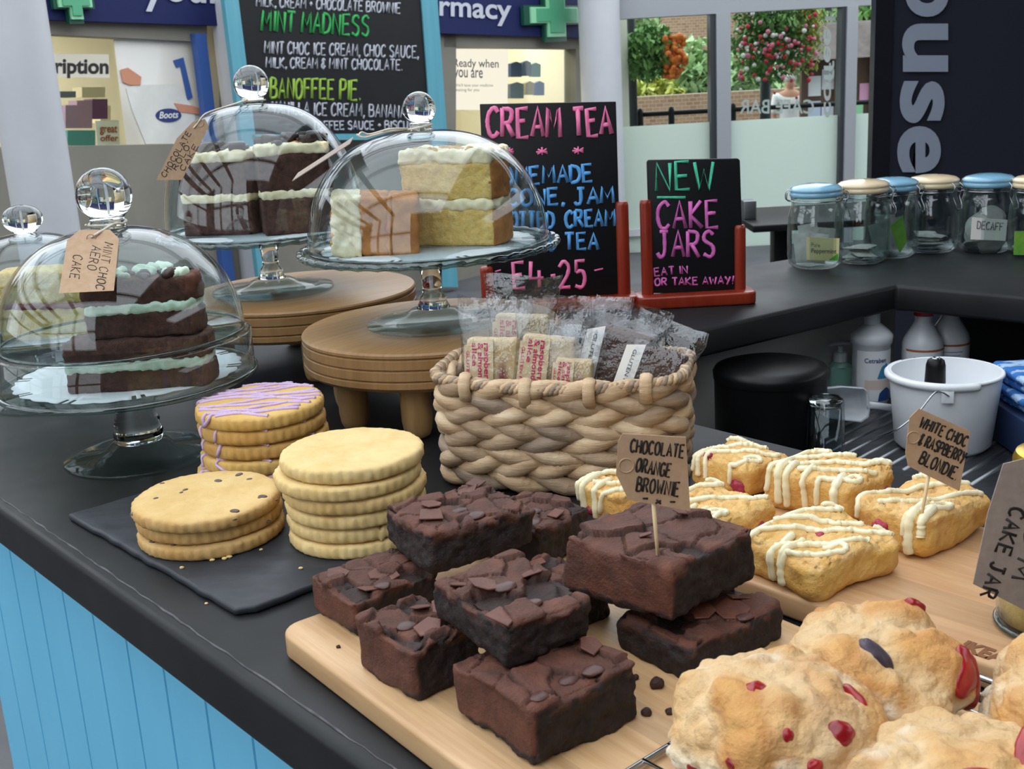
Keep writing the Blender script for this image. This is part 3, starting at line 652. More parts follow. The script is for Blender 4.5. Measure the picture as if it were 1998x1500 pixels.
# big mixed flower display in the middle window
c = aty(1510, 70, 10.3); fd = thing('flower_display', 'large hanging display of red, pink and white flowers in the middle window', 'flowers', (c.x, 10.3, c.z))
mb = MB(); leafcloud(mb, (0, 0, .02), (.38, .25, .42), 2600, .035, 91); f_ = mb.build('foliage', M_LEAF[0], fd, smooth=False); f_['kind'] = 'stuff'
mb = MB(); leafcloud(mb, (.28, -.12, .1), (.14, .1, .45), 700, .025, 92); f_ = mb.build('yellow_foliage', M_LEAF[2], fd, smooth=False); f_['kind'] = 'stuff'
for nm, cc, n in (('red_blossoms', '#c4283c', 55), ('pink_blossoms', '#e884a0', 42), ('white_blossoms', '#efeceb', 26)):
    mb = MB(); blooms(mb, [Vector((rr.uniform(-.36, .3), -.27 + rr.uniform(-.02, .06), rr.gauss(-.08, .17))) for _ in range(n)], .017, rr); f_ = mb.build(nm, mat(nm, cc, rough=.6), fd); f_['kind'] = 'stuff'
fp = MB(); fp.lathe([(.05, -1.1), (.05, 1.2)], 12, (c.x + .02, 10.70, 0)); tag(fp.build('flower_post', M_GASKET), 'dark post behind the flower display', 'post')
# notice shelter and the person reading it
c = aty(1622, 170, 12.2); ns = thing('notice_shelter', 'roofed timber notice board pinned with papers outside the window', 'notice board', (c.x, 12.2, -1.1))
M_TIM = mat('dark_timber', '#6a4d40', '#573e33', scale=6, stretch=(1, 1, .2), rough=.8)
mb = MB(); h0 = c.z + 1.1; mb.box((-.26, 0, h0 - .42), (.42, .05, h0 + .28)); mb.build('back_board', M_TIM, ns, smooth=False)
for x in (-.28, .06, .42): mb = MB(); mb.box((x - .035, -.03, 0), (x + .035, .05, h0 + .3)); mb.build('post', M_TIM, ns, smooth=False)
mb = MB(); mb.prism([(-.65, -.3, h0 + .28), (.7, -.3, h0 + .28), (.7, .35, h0 + .28), (.5, .02, h0 + .62), (-.45, .02, h0 + .62)][:2] + [(.5, .02, h0 + .62), (-.45, .02, h0 + .62)], (0, .03, .02)); mb.build('roof', mat('slate_roof', '#665a58', '#7a6d6a', scale=10, rough=.8), ns, smooth=False)
for i, (x, z, cc) in enumerate(((-.18, -.25, '#c9cfe6'), (-.18, .0, '#e9e6ea'), (-.03, -.3, '#d8d3e6'), (.12, -.2, '#e6dfd4'), (.26, -.3, '#9fd6a5'), (.36, -.1, '#e2a0c4'), (.14, .05, '#eee9e0'), (-.03, .06, '#ddd8e0'))):
    mb = MB(); mb.box((x - .07, -.012, h0 + z - .08), (x + .07, -.002, h0 + z + .12)); mb.build('paper', mat('notice_%d' % i, cc, rough=.7), ns, smooth=False)
# ================================================================ glass stands, domes, cakes
G_DOME = thin_glass('dome_glass', '#f6fafb', gain=1.0, base=.005)
G_PLATE = thin_glass('plate_glass', '#eef4f3', gain=.5, base=.01)
G_RIM = thin_glass('rim_glass', '#b9c8c6', gain=1.3, base=.06, rough=.03)
G_SOLID = solid_glass('solid_glass', '#f4faf9')
M_OAK = wood('round_oak', '#916c42', '#aa8356', grain=(10, 130, 10), rough=.42, bump=.08, planks=.052, plank_axis=1)
M_OAKL = wood('oak_leg', '#987549', '#ae8a5a', grain=(120, 120, 10), rough=.45)
M_DOILY = mat('doily_paper', '#dcdcdc', rough=.8)
M_STRING = mat('cotton_string', '#d8cfc0', rough=.9, bump=.4, bscale=900)
M_KRAFT = mat('kraft_card', '#a98b6d', '#b2957a', scale=160, rough=.85, bump=.05, bscale=500)
M_KRAFTG = mat('grey_kraft_card', '#8f8178', '#9a8c83', scale=160, rough=.85)
M_MARK = mat('marker_ink', '#1b1716', rough=.6)
M_PENINK = mat('thin_pen_ink', '#2a221e', rough=.6)
def plinth(loc, r, h, label, yaw, legs):
    t = thing('round_riser', label, 'cake riser', loc, yaw)
    zb = h - .041; mb = MB()
    prof = [(0, zb), (r - .004, zb), (r, zb + .004)]
    for g in (.011, .0225, .034):
        prof += [(r, zb + g - .0014), (r - .0022, zb + g), (r, zb + g + .0014)]
    prof += [(r, h - .003), (r - .0015, h - .001), (r - .004, h), (0, h)]
    mb.lathe(prof, 96); mb.build('disc', M_OAK, t, auto=30)
    for a in legs:
        lr = r * .73; mb = MB(); mb.lathe([(0, 0), (.009, .0005), (.0125, .003), (.0145, .008), (.016, .018), (.0165, zb - .001)], 24, (lr * math.cos(a - yaw), lr * math.sin(a - yaw), 0)); mb.build('leg', M_OAKL, t, auto=50)
    return t
H2 = .098
plinth((-.085, 1.24, .0004), .141, H2, 'round oak riser on turned legs directly behind the wicker basket', .9, (math.radians(168), math.radians(262), math.radians(215), math.radians(30), math.radians(100)))
plinth((-.27, 1.5, .0004), .150, H2, 'round oak riser farther back under the chocolate cake stand', .6, (math.radians(108), math.radians(200), math.radians(20), math.radians(-75)))
def stand(loc, h, r, fr, label, scal=40, gallery=0.0, stem_r=.011, heavy=False):
    t = thing('cake_stand', label, 'cake stand', loc)
    mb = MB(); k = stem_r
    mb.lathe([(0, 0), (fr, 0), (fr + .001, .002), (fr, .004), (fr * .8, .006), (fr * .45, .010), (k * 2.2, .016), (0, .017)], 64); mb.build('foot', G_PLATE, t)
    mb = MB()
    if heavy: prof = [(0, .0172), (k * 1.9, .0172), (k * 2.0, .026), (k * 1.75, .033), (k * 1.85, .038), (k * 1.55, .046), (k * 1.65, .055), (k * 1.9, h - .0075), (0, h - .007)]
    else: prof = [(0, .0172), (k * 1.7, .0172), (k * 1.35, .024), (k * 1.4, .028), (k * 1.0, .033), (k * .95, .04), (k * 1.25, h - .008), (0, h - .0075)]
    mb.lathe(prof, 40); mb.build('stem', G_SOLID, t)
    mb = MB()
    mb.lathe([(0, h - .007), (r * .5, h - .0065), (r * .97, h - .004), (r * .985, h), (r * .5, h - .001), (0, h - .001)], 96); mb.build('plate', G_PLATE, t)
    rim = MB(); n = scal * 8; P = [(r * (.985 + .012 * abs(math.sin(scal * math.pi * j / n))) * math.cos(2 * math.pi * j / n), r * (.985 + .012 * abs(math.sin(scal * math.pi * j / n))) * math.sin(2 * math.pi * j / n), h - .001 + .0015 * abs(math.sin(scal * math.pi * j / n))) for j in range(n)]
    if gallery: rim.lathe([(r * .985, h - .003), (r * .985, h + gallery), (r * .965, h + gallery + .002), (r * .955, h + gallery), (r * .965, h)], 96, cap=False)
    else: rim.tube(P, .0036, 8, closed=True)
    rim.build('rim', G_RIM if not gallery else G_DOME, t)
    if gallery: rm = MB(); rm.tube([(r * .985 * math.cos(a), r * .985 * math.sin(a), h - .003) for a in np.linspace(0, 2 * math.pi, 96, endpoint=False)], .003, 8, closed=True); rm.build('foot_rim', G_RIM, t)
    return t
def dome(loc, r, hh, kr, label, kflat=1.0, power=2.3, neck=.010):
    t = thing('glass_dome', label, 'glass dome', loc)
    mb = MB(); out = []; n = 30
    for i in range(n + 1):
        a = i / n * math.pi / 2; c, s_ = max(math.cos(a), 0) ** (2 / power), math.sin(a) ** (2 / 2.05); out.append((r * c, hh * s_))
    inn = [(max(0, q[0] - .0018), max(0, q[1] - .0018)) for q in reversed(out)]
    mb.lathe(out + inn, 96); d = mb.build('shell', G_DOME, t)
    mb = MB(); mb.tube([((r - .001) * math.cos(a), (r - .001) * math.sin(a), .0016) for a in np.linspace(0, 2 * math.pi, 96, endpoint=False)], .0016, 8, closed=True); mb.build('rim', G_RIM, t)
    kc = neck + kr * .9 * kflat; P = [(0, .0005 + hh), (neck * 1.9 + .004, .0006 + hh - .0015), (kr * .62, hh + .004), (kr * .6, hh + neck * .7)]
    for i in range(4, 19):
        a = -math.pi / 2 + math.pi * i / 18; 
        if kr * math.cos(a) < kr * .6 and a < 0: continue
        P.append((kr * math.cos(a), hh + kc + kr * kflat * math.sin(a)))
    P[-1] = (0, P[-1][1]); mb = MB(); mb.lathe(P, 40); mb.build('knob', G_SOLID, t)
    return t
S1 = V2(-.384, 1.13); S2 = V2(-.081, 1.24, H2 + .0008); S3 = V2(-.306, 1.5, H2 + .0008); S4 = V2(-.567, 1.375)
stand(S1, .086, .126, .075, 'glass cake stand with a tall rim holding the mint chocolate cake', gallery=.036, stem_r=.0125, heavy=True)
stand(S2, .084, .139, .0735, 'glass cake stand with scalloped rim on the oak riser holding the lemon cake')
stand(S3, .078, .137, .078, 'glass cake stand on the farther riser holding the chocolate cake with cream')
stand(S4, .086, .118, .07, 'glass cake stand at the far left holding the plain yellow sponge')
dome(S1 + V2(0, 0, .1245), .1185, .110, .0265, 'clear glass dome hung with the mint choc cake tag', neck=.007)
dome(S2 + V2(0, 0, .0855), .129, .121, .0175, 'clear glass dome over the lemon cake with string round its ball knob', power=2.6, neck=.006)
dome(S3 + V2(0, 0, .0795), .128, .160, .0222, 'tall glass dome over the chocolate cake hung with a slanting tag', power=2.7, neck=.004)
dome(S4 + V2(0, 0, .0875), .108, .118, .0232, 'glass dome with a flattened knob at the far left', kflat=.72, neck=.002)
def doily(loc, r, label, rz=0):
    mb = MB(); n = 160; V = [(0, 0, .0006)]; ring = []
    for q, rr_ in enumerate((.35, .7, .9, 1)):
        for j in range(n):
            a = 2 * math.pi * j / n; s_ = rr_ * r * (1 + (.03 * abs(math.sin(14 * a)) if q == 3 else 0)); V.append((s_ * math.cos(a), s_ * math.sin(a), .0006 + (.0012 * max(0, rr_ - .6) * (1 + math.sin(5 * a)))))
    Fs = [(0, 1 + j, 1 + (j + 1) % n) for j in range(n)]
    for q in range(3):
        for j in range(n):
            if q == 2 and j % 16 in (0, 2): continue
            Fs.append((1 + q * n + j, 1 + (q + 1) * n + j, 1 + (q + 1) * n + (j + 1) % n, 1 + q * n + (j + 1) % n))
    mb.add(V, Fs); o = mb.build('paper_doily', M_DOILY); o.location = loc; o.rotation_euler.z = rz
    md = o.modifiers.new('thick', 'SOLIDIFY'); md.thickness = .0005; md.offset = 1
    tag(o, label, 'doily')
doily(S1 + V2(0, 0, .0862), .108, 'round white paper doily under the mint chocolate cake')
doily(S2 + V2(0, 0, .0842), .112, 'white paper doily under the lemon cake slices')
doily(S3 + V2(0, 0, .0782), .112, 'lacy white doily under the chocolate cake with cream')
# ---- sponge slices
M_CHOC = mat('choc_sponge', '#3a2119', '#5a3629', scale=140, detail=6, rough=.85, bump=.6, bscale=420, bdist=.003)
M_CHOCC = mat('choc_crust', '#4e2f22', '#6a4331', scale=60, detail=5, rough=.8, bump=.4, bscale=300, bdist=.002)
M_MINT = mat('mint_cream', '#d6e8d2', '#bfd8bf', scale=120, rough=.6, bump=.3, bscale=200)
M_CREAM = mat('butter_cream', '#f6e9c6', '#ebd9ac', scale=60, rough=.5, bump=.25, bscale=160)
M_LEMON = mat('lemon_sponge', '#d3ab57', '#e2c27c', scale=170, detail=6, rough=.85, bump=.5, bscale=420, bdist=.003)
M_LEMONC = mat('baked_crust', '#a8672e', '#c08040', scale=70, detail=5, rough=.75, bump=.35, bscale=260)
M_CRUMBT = mat('toasted_crumb', '#b5772f', '#d8a95a', scale=200, rough=.8, bump=.3)
M_CHUNK = mat('dark_chocolate', '#2d1a14', '#402820', scale=60, rough=.4)
M_CARAM = mat('caramel', '#c27a34', rough=.3)
def layer(sx, sy, sz, r, amp, seed, z0=0.0, round_end=0.0, taper=0.0, fine=.0014, step=.0024):
    """one soft sponge or cream layer standing on z0; round_end bows its +x end like the outside of a cake"""
    P, N, Fs = slab(sx, sy, sz, r, step)
    if round_end: P[:, 0] += round_end * (1 - (2 * P[:, 1] / sy) ** 2) * (P[:, 0] / sx + .5)
    if taper: P[:, 1] *= 1 - taper * (.5 - P[:, 0] / sx)
    P = P + N * (amp * fbm(P, .018, 3, seed) + fine * fbm(P, .005, 2, seed + 9) + fine * np.abs(fbm(P, .010, 2, seed + 19)))[:, None]
    P[:, 2] = np.maximum(P[:, 2], 0) + z0
    return P, Fs
def cake_slice(name, label, loc, rz, size, sponge, crust, cream, nlay=2, top=None, round_end=.008, taper=.35, cream_h=.008, seed=1, bits=None, rot=None, group=None, fill=None):
    t = thing(name, label, 'cake slice', loc, rz, group, rot)
    sx, sy, hs = size; z = 0.0
    for i in range(nlay):
        P, Fs = layer(sx, sy, hs, .004, .0022, seed + i, z, round_end, taper)
        mb = MB(); e = np.array([P[f, 0].mean() for f in Fs]) > (sx * .5 - .003 + round_end * .4); mb.add(P, Fs); mb.mi = [1 if q else 0 for q in e]
        mb.build('sponge', [sponge, crust], t); z += hs
        if i < nlay - 1 or top == 'cream':
            last = i == nlay - 1; ch = (cream_h * (1.25 if last else 1)) if last or not fill else fill[1]
            P, Fs = layer(sx * (1.0 if last else .985), sy * (1.02 if last else 1.015), ch + .004, .0035, .0032 if last else .0022, seed + 40 + i, z - .002, round_end * .8, taper, fine=.0024)
            mb = MB(); mb.add(P, Fs); mb.build('icing' if last else 'filling', cream if last or not fill else fill[0], t); z += ch
    if bits:
        rr = random.Random(seed)
        for nm, m_, n, s_, shape in bits:
            for q in range(n):
                x, y = rr.uniform(-.44, .46) * sx, rr.uniform(-.4, .4) * sy * (1 - taper * .4); s2 = s_ * rr.uniform(.6, 1.3)
                if shape == 'box': P, N, Fs = slab(s2 * 1.3, s2, s2 * .7, s2 * .15, s2 * .3)
                else:
                    P, Fs = blob(5); P = P * s2 * .55; P[:, 2] *= .7; P = P + P / (np.linalg.norm(P, axis=1)[:, None]) * (s2 * .25 * fbm(P + q, s2 * .5, 2, q))[:, None]
                M = Matrix.Translation((x, y, z + s2 * .12)) @ Matrix.Rotation(rr.uniform(0, 6.3), 4, 'Z') @ Matrix.Rotation(rr.uniform(-.5, .5), 4, 'X')
                mb = MB(); mb.add([M @ Vector(p) for p in P], Fs); mb.build(nm, m_, t)
    return t, z
zS1 = .0872
mb_ = [('mint_chunk', M_MINT, 16, .013, 'blob'), ('chocolate_chunk', M_CHUNK, 14, .010, 'blob')]
c1 = at(285, 742, zS1)
t1, z1_ = cake_slice('cake_slice', 'lower chocolate sponge slice with a pale mint filling under the left dome', (-.357, 1.085, zS1), math.radians(4), (.128, .062, .021), M_CHOC, M_CHOCC, M_MINT, cream_h=.0065, seed=3, taper=.15)
t2, _ = cake_slice('cake_slice', 'upper chocolate sponge slice strewn with mint pieces under the left dome', (-.349, 1.092, zS1 + z1_ + .0005), math.radians(3), (.098, .058, .025), M_CHOC, M_CHOCC, M_MINT, cream_h=.006, seed=8, taper=.1, bits=mb_)
zS3 = S3.z + .0792
rb_ = [('chocolate_chunk', M_CHUNK, 9, .014, 'box'), ('toffee_piece', M_CARAM, 3, .009, 'blob'), ('chocolate_shaving', M_CHUNK, 8, .008, 'box')]
p = at(440, 455, zS3); cake_slice('cake_slice', 'left slice of chocolate cake with cream and chocolate chunks on the far stand', (p.x, p.y + .012, zS3), math.radians(-8), (.092, .075, .043), M_CHOC, M_CHOCC, M_CREAM, cream_h=.007, top='cream', seed=12, bits=rb_, taper=.2)
p = at(560, 452, zS3); cake_slice('cake_slice', 'right slice of chocolate cake with cream and chocolate chunks on the far stand', (p.x + .013, p.y + .0, zS3), math.radians(16), (.084, .07, .046), M_CHOC, M_CHOCC, M_CREAM, cream_h=.007, top='cream', seed=17, bits=rb_, taper=.2)
zS2 = S2.z + .0852
tb_ = [('toasted_crumb', M_CRUMBT, 40, .007, 'blob')]
p = at(900, 480, zS2); cake_slice('cake_slice', 'tall upright lemon sponge slice with cream filling and crumb topping', (p.x - .004, p.y + .03, zS2), math.radians(-19), (.104, .062, .039), M_LEMON, M_LEMONC, M_CREAM, cream_h=.009, top='cream', seed=22, bits=tb_, taper=.3, round_end=.006)
# the fallen slice: crust towards us, its iced top facing left
p = at(735, 497, zS2)
t, z = cake_slice('cake_slice', 'lemon cake slice lying on its side with the iced end to the left', (p.x + .045, p.y + .018, zS2 + .0265), 0, (.06, .058, .030), M_LEMONC, M_LEMONC, M_CREAM, cream_h=.020, top='cream', seed=29, bits=[('toasted_crumb', M_CRUMBT, 26, .008, 'blob')], taper=.1, fill=(M_LEMONC, .001), round_end=.004, rot=(0, math.radians(-86), math.radians(4)))
p = V2(S4.x + .035, S4.y - .03, .0868)
cake_slice('cake_slice', 'plain yellow sponge slice with jam line under the far left dome', p, math.radians(0), (.12, .07, .038), M_LEMON, M_LEMONC, mat('jam', '#7c2c2c', rough=.3), cream_h=.004, seed=35)
# ---- tags on string
def card(name, label, cat, px, Y, m_, lines, inkr, hole=None, fold=0.0, group=None, ink=None, hv=None, stick=None):
    """a card cut to the sighted outline px in an upright plane at distance Y (nearer by fold towards its foot)"""
    y0 = min(q[1] for q in px); y1 = max(q[1] for q in px)
    f = lambda a, b: aty(a, b, Y - fold * (b - y0) / (y1 - y0))
    c = f(sum(q[0] for q in px) / len(px), y1); t = thing(name, label, cat, c, 0, group)
    mb = MB(); mb.prism([f(*q) - c for q in px], (0, .0008, 0)); mb.build('card', m_, t, smooth=False)
    lt = MB()
    for tx, a, b, h in lines: write(lt, tx, a, b, h, f, inkr, lift=V2(0, -.0012 if fold else -.0003) - c, jit=.2, hv=hv, fl=((0, 1, 0), .35), gap=2.6)
    lt.build('lettering', ink or M_MARK, t)
    if hole:
        mb = MB(); q = f(*hole) - c; mb.tube([q + Vector((.0042 * math.cos(a), -.0002, .0042 * math.sin(a))) for a in np.linspace(0, 2 * math.pi, 20, endpoint=False)], .0005, 6, closed=True); mb.build('ring', m_, t)
    return t, c, f
t, c, f = card('name_tag', 'kraft tag reading mint choc aero cake hanging from a dome knob', 'tag', [(155, 449), (214, 448), (232, 466), (222, 567), (115, 572), (131, 468)], 1.09, M_KRAFT,
     [('MINT CHOC', (205, 472), (187, 562), 17), ('AERO', (181, 478), (171, 524), 18), ('CAKE', (144, 496), (137, 541), 18)], .00045, hole=(178, 466), fold=.075)
mb = MB(); kz = .1245 + .110 + .004
ring = [S1 + V2(.0175 * math.cos(a), .0175 * math.sin(a), kz + .0015 * math.sin(a)) for a in np.linspace(-.5, 2 * math.pi - .9, 30)]
mb.tube([p - c for p in smooth_path([f(178, 463) + V2(0, -.001), f(192, 455) + V2(0, -.003), f(215, 440) + V2(0, .01), ring[0]] + ring[1:] + [f(165, 445) + V2(0, .015), f(160, 441) + V2(0, .01)], 4)], .0012, 6); mb.build('string', M_STRING, t)
t, c, f = card('name_tag', 'kraft tag reading chocolate rolo cake hanging aslant on the far dome', 'tag', [(376, 238), (400, 232), (407, 247), (355, 351), (305, 351), (345, 270)], 1.40, M_KRAFT,
     [('CHOCOLATE', (323, 346), (373, 260), 11), ("'ROLO'", (341, 337), (374, 282), 11), ('CAKE', (359, 334), (387, 286), 11)], .00045, hole=(390, 240), hv=(-.82, -.5), ink=M_PENINK)
# lines read up the slope, their letter heads to the upper left
mb = MB(); kz = .0795 + .160 + .003
ring = [S3 + V2(.0155 * math.cos(a), .0155 * math.sin(a), kz) for a in np.linspace(3.6, 3.6 + 5.6, 26)]
mb.tube([p - c for p in smooth_path([f(378, 250) + V2(0, -.001), f(386, 240), f(397, 225), f(410, 217) + V2(0, .01), f(440, 204) + V2(0, .06), ring[0]] + ring[1:] + [f(455, 199) + V2(0, .07), f(402, 221) + V2(0, .01), f(390, 236) + V2(0, -.001)], 4)], .0010, 6); mb.build('string', M_STRING, t)
# edge-on tag on the middle dome
kz = .0855 + .121 + .003
t = thing('name_tag', 'kraft tag seen edge on lying against the lemon cake dome', 'tag', S2 + V2(-.14, -.0, .07))
c = t.location.copy(); F2 = lambda a, b, y=1.24: aty(a, b, y)
mb = MB(); e0, e1 = F2(690, 268, 1.22), F2(582, 338, 1.22); mb.prism([q - c for q in (e0, e1, e1 + V2(.002, -.05, -.004), e0 + V2(.002, -.05, -.004))], (-.0004, 0, .0006)); mb.build('card', M_KRAFTG, t, smooth=False)
ring = [S2 + V2(.0125 * math.cos(a), .0125 * math.sin(a), kz + .002 * math.cos(a)) for a in np.linspace(2.7, 2.7 + 5.9, 26)]
mb = MB(); mb.tube([p - c for p in smooth_path([F2(700, 264, 1.21), F2(706, 258, 1.215), F2(722, 262, 1.22), F2(760, 252, 1.22), ring[0]] + ring[1:] + [F2(752, 258, 1.22), F2(712, 268, 1.21), F2(696, 262, 1.21)], 4)], .0011, 6); mb.build('string', M_STRING, t)
# ================================================================ cookies on the slate
M_SLATE = mat('slate', '#202329', '#2b2f36', scale=30, detail=7, stretch=(1, 2.2, 1), rough=.42, rough2=.6, bump=.25, bscale=60, bdist=.001)
sl0, sl1 = at(133, 1003, .006), at(470, 1195, .006); e = (sl1 - sl0).normalized(); nrm = V2(-e.y, e.x); Ls = (sl1 - sl0).length
mb = MB(); pts = []; rr = random.Random(3); cs = [sl0, sl1 - e * .008, sl1 + nrm * .012, sl1 + nrm * .20, sl0 + nrm * .20]
for i, p in enumerate(cs):
    q = cs[(i + 1) % 5]; n = max(2, int((q - p).length / .012))
    for j in range(n): pts.append(p.lerp(q, j / n) + V2(rr.uniform(-.0012, .0012), rr.uniform(-.0012, .0012)))
pts = [V2(p.x, p.y, 0.0003) for p in pts]
mb.prism(pts, (0, 0, .0062), r=.0022, seg=2); slate = mb.build('slate_board', M_SLATE, auto=50); tag(slate, 'rough edged black slate board carrying three stacks of cookies', 'slate board')
M_COOK = mat('shortbread', '#d6b778', '#e0c68d', scale=45, detail=5, rough=.8, bump=.35, bscale=240, bdist=.0012, attr={'bake': ('#c08f4a', '#b9853f', 60)})
M_COOKC = mat('choc_chip_dough', '#cba869', '#d6b87e', scale=40, detail=5, rough=.8, bump=.4, bscale=200, bdist=.0014, attr={'bake': ('#b27f3c', '#a87236', 60)})
M_COOKP = mat('golden_biscuit', '#cfa658', '#d8b56c', scale=45, detail=5, rough=.8, bump=.35, bscale=240, bdist=.0012, attr={'bake': ('#b98240', '#b47a36', 60)})
M_LILAC = mat('lilac_icing', '#cdb2d0', '#c4a6ca', scale=30, rough=.38)
M_CHIP = mat('chocolate_chip', '#4a3a36', '#6a5a58', scale=120, rough=.5)
def cookie_mesh(r, th, seed, bake=.5, warp=.0012, nf=46):
    nr, na = 26, 230; prof = []
    for i in range(nr + 1): q = i / nr; prof.append((q, 1))
    a = np.linspace(0, 2 * math.pi, na, endpoint=False); rings = []
    rad = [i / 18 * .93 for i in range(1, 19)] + [.965, .985, .997, 1.0, .997, .985, .96, .9, .5]
    hz = [1.0] * 15 + [.995, .985, .97] + [.93, .86, .74, .5, .26, .12, .03, 0, 0]
    V = [(0, 0, th)]
    for q, h in zip(rad, hz):
        fl = 1 + .020 * (np.abs(np.cos(nf / 2 * a)) - .4) * min(1, max(0, (q - .86) / .14))
        x, y = r * q * fl * np.cos(a), r * q * fl * np.sin(a); V += list(zip(x, y, np.full(na, th * h)))
    V = np.array(V); m_ = len(rad); Fs = [(0, 1 + j, 1 + (j + 1) % na) for j in range(na)]
    for k in range(m_ - 1):
        o = 1 + k * na
        for j in range(na): Fs.append((o + j, o + na + j, o + na + (j + 1) % na, o + (j + 1) % na))
    Fs.append(tuple(1 + (m_ - 1) * na + j for j in range(na - 1, -1, -1)))
    rr_ = np.hypot(V[:, 0], V[:, 1]) / r
    zf = V[:, 2] / th
    V[:, 2] += zf * (warp * fbm(V + seed, .03, 3, seed) + .0005 * fbm(V, .011, 2, seed + 2))
    out = np.clip((rr_ - .8) * 5, 0, 1)[:, None] * .0011 * fbm(V * [1, 1, 1.5], .007, 3, seed + 4)[:, None]
    V[:, :2] *= (1 + out / .06 * 1.2)
    bk = np.clip((rr_ - .9) * 8, 0, 1) * bake * np.clip(1.3 - zf * .5, 0, 1) * (.75 + .5 * fbm(V, .02, 2, seed + 6))
    return V, Fs, np.clip(bk, 0, 1)
def cookie(label, loc, r, th, seed, m_, group, tilt=(0, 0), bake=.5, icing=None, chips=0, crack=False):
    t = thing('cookie', label, 'cookie', loc, 0, group, rot=(tilt[0], tilt[1], 0))
    V, Fs, bk = cookie_mesh(r, th, seed, bake); rr = random.Random(seed)
    if crack:
        d = np.abs(V[:, 0] - r * .45 - .004 * fbm(V, .01, 2, 3)); V[:, 2] -= np.where((V[:, 1] < -r * .55) & (d < .0016), .0022, 0)
    bv = bvh(V, Fs); mb = MB(); mb.add(V, Fs, bake=bk); mb.build('biscuit', m_, t)
    def drop(x, y):
        h = bv.ray_cast(Vector((x, y, .05)), Vector((0, 0, -1)))
        return h[0] if h[0] else None
    if icing:
        im = MB(); n = icing; ang = .12
        for k in range(n):
            yy = r * (-.92 + 1.84 * (k + .5) / n) + rr.uniform(-.003, .003); half = math.sqrt(max(r * r - yy * yy, 0)); P = []
            x0, x1 = -half * rr.uniform(.9, 1.05), half * rr.uniform(.9, 1.05)
            for q in np.linspace(0, 1, 26):
                x = x0 + (x1 - x0) * q; y = yy + .004 * math.sin(q * 5 + k) + .03 * (q - .5) * (1 if k % 2 else -.3)
                s_ = math.hypot(x, y) / r
                if s_ > .985: continue
                h = drop(x, y)
                if h: P.append(h + Vector((0, 0, .0003)))
            if len(P) < 4: continue
            if k % 3 == 0:   # runs over the rim and hangs
                e_ = P[0]; dv = Vector((e_.x, e_.y, 0)).normalized(); P = [(Matrix.Rotation(rr.uniform(-.2, .2), 3, 'Z') @ dv) * (r * 1.012) + Vector((0, 0, th * rr.uniform(.05, .4))), dv * (r * 1.014) + Vector((0, 0, th * .75)), dv * (r * .975) + Vector((0, 0, th * .98))] + P
            P = smooth_path(P, 2); im.tube(P, [.0017 * rr.uniform(.75, 1.2) for _ in P], 7)
        im.build('icing', M_LILAC, t)
    for k in range(chips):
        a_, q = rr.uniform(0, 6.28), r * math.sqrt(rr.random()) * .93
        if k % 3 == 0: p = Vector((r * .985 * math.cos(a_), r * .985 * math.sin(a_), th * rr.uniform(.3, .7)))
        else:
            p = drop(q * math.cos(a_), q * math.sin(a_))
            if not p: continue
        P, F_ = blob(3); s_ = rr.uniform(.0012, .003); M = Matrix.Rotation(rr.uniform(0, 6.3), 3, 'Z')
        mb = MB(); mb.add([p + M @ Vector((u[0] * s_ * 1.5, u[1] * s_, u[2] * s_ * .5)) for u in P], F_); mb.build('chocolate_chip', M_CHIP, t)
    return t
zs = .0066
c = at(413, 1040, zs); th = .0112
lab = ['bottom cookie of the chocolate chip stack on the slate', 'middle cookie of the chocolate chip stack on the slate', 'top chocolate chip cookie at the front of the slate']
for i in range(3): cookie(lab[i], (c.x + (.001, -.001, -.002)[i] + .001 * i, c.y + (0, .004, -.002)[i], zs + i * (th + .0008)), .0585, th, 50 + i, M_COOKC, 'chocolate chip cookies', bake=.75, chips=(12, 12, 16)[i], tilt=((0, 0), (.0, 0), (.012, .012))[i])
c = at(699, 1041, zs); th = .0116
lab = ['bottom cookie of the plain shortbread stack', 'second plain shortbread from the bottom with a cracked edge', 'third plain shortbread from the bottom of the stack', 'fourth plain shortbread from the bottom of the stack', 'plain shortbread just under the topmost one jutting left', 'topmost plain shortbread cookie with a smooth pale face']
for i in range(6): cookie(lab[i], (c.x + (-.001, .0, .001, .001, -.003, .001)[i], c.y + (0, .003, .001, 0, -.002, .001)[i], zs + i * (th + .0007)), (.053, .0545, .0555, .0565, .0575, .0565)[i], th, 60 + i, M_COOK, 'plain shortbread cookies', bake=(.0, .1, .15, .55, .3, .1)[i], crack=i == 1)
c = at(518, 926, zs); th = .0132
lab = ['bottom lilac iced cookie of the rear stack', 'second lilac iced cookie from the bottom of the rear stack', 'middle lilac iced cookie with a browned edge', 'second from the top of the lilac iced stack', 'topmost lilac iced cookie of the rear stack']
for i in range(5): cookie(lab[i], (c.x + (-.004, .0, .002, .001, .0005)[i], c.y + (.0, .003, .004, .002, 0)[i] + .008, zs + i * (th + .0014)), .0585, th, 70 + i, M_COOKP, 'lilac iced cookies', bake=(.2, .2, .95, .7, .35)[i], icing=(9, 9, 9, 10, 13)[i], tilt=((0, 0), (.0, .0), (.0, 0), (.0, 0), (.015, 0))[i])

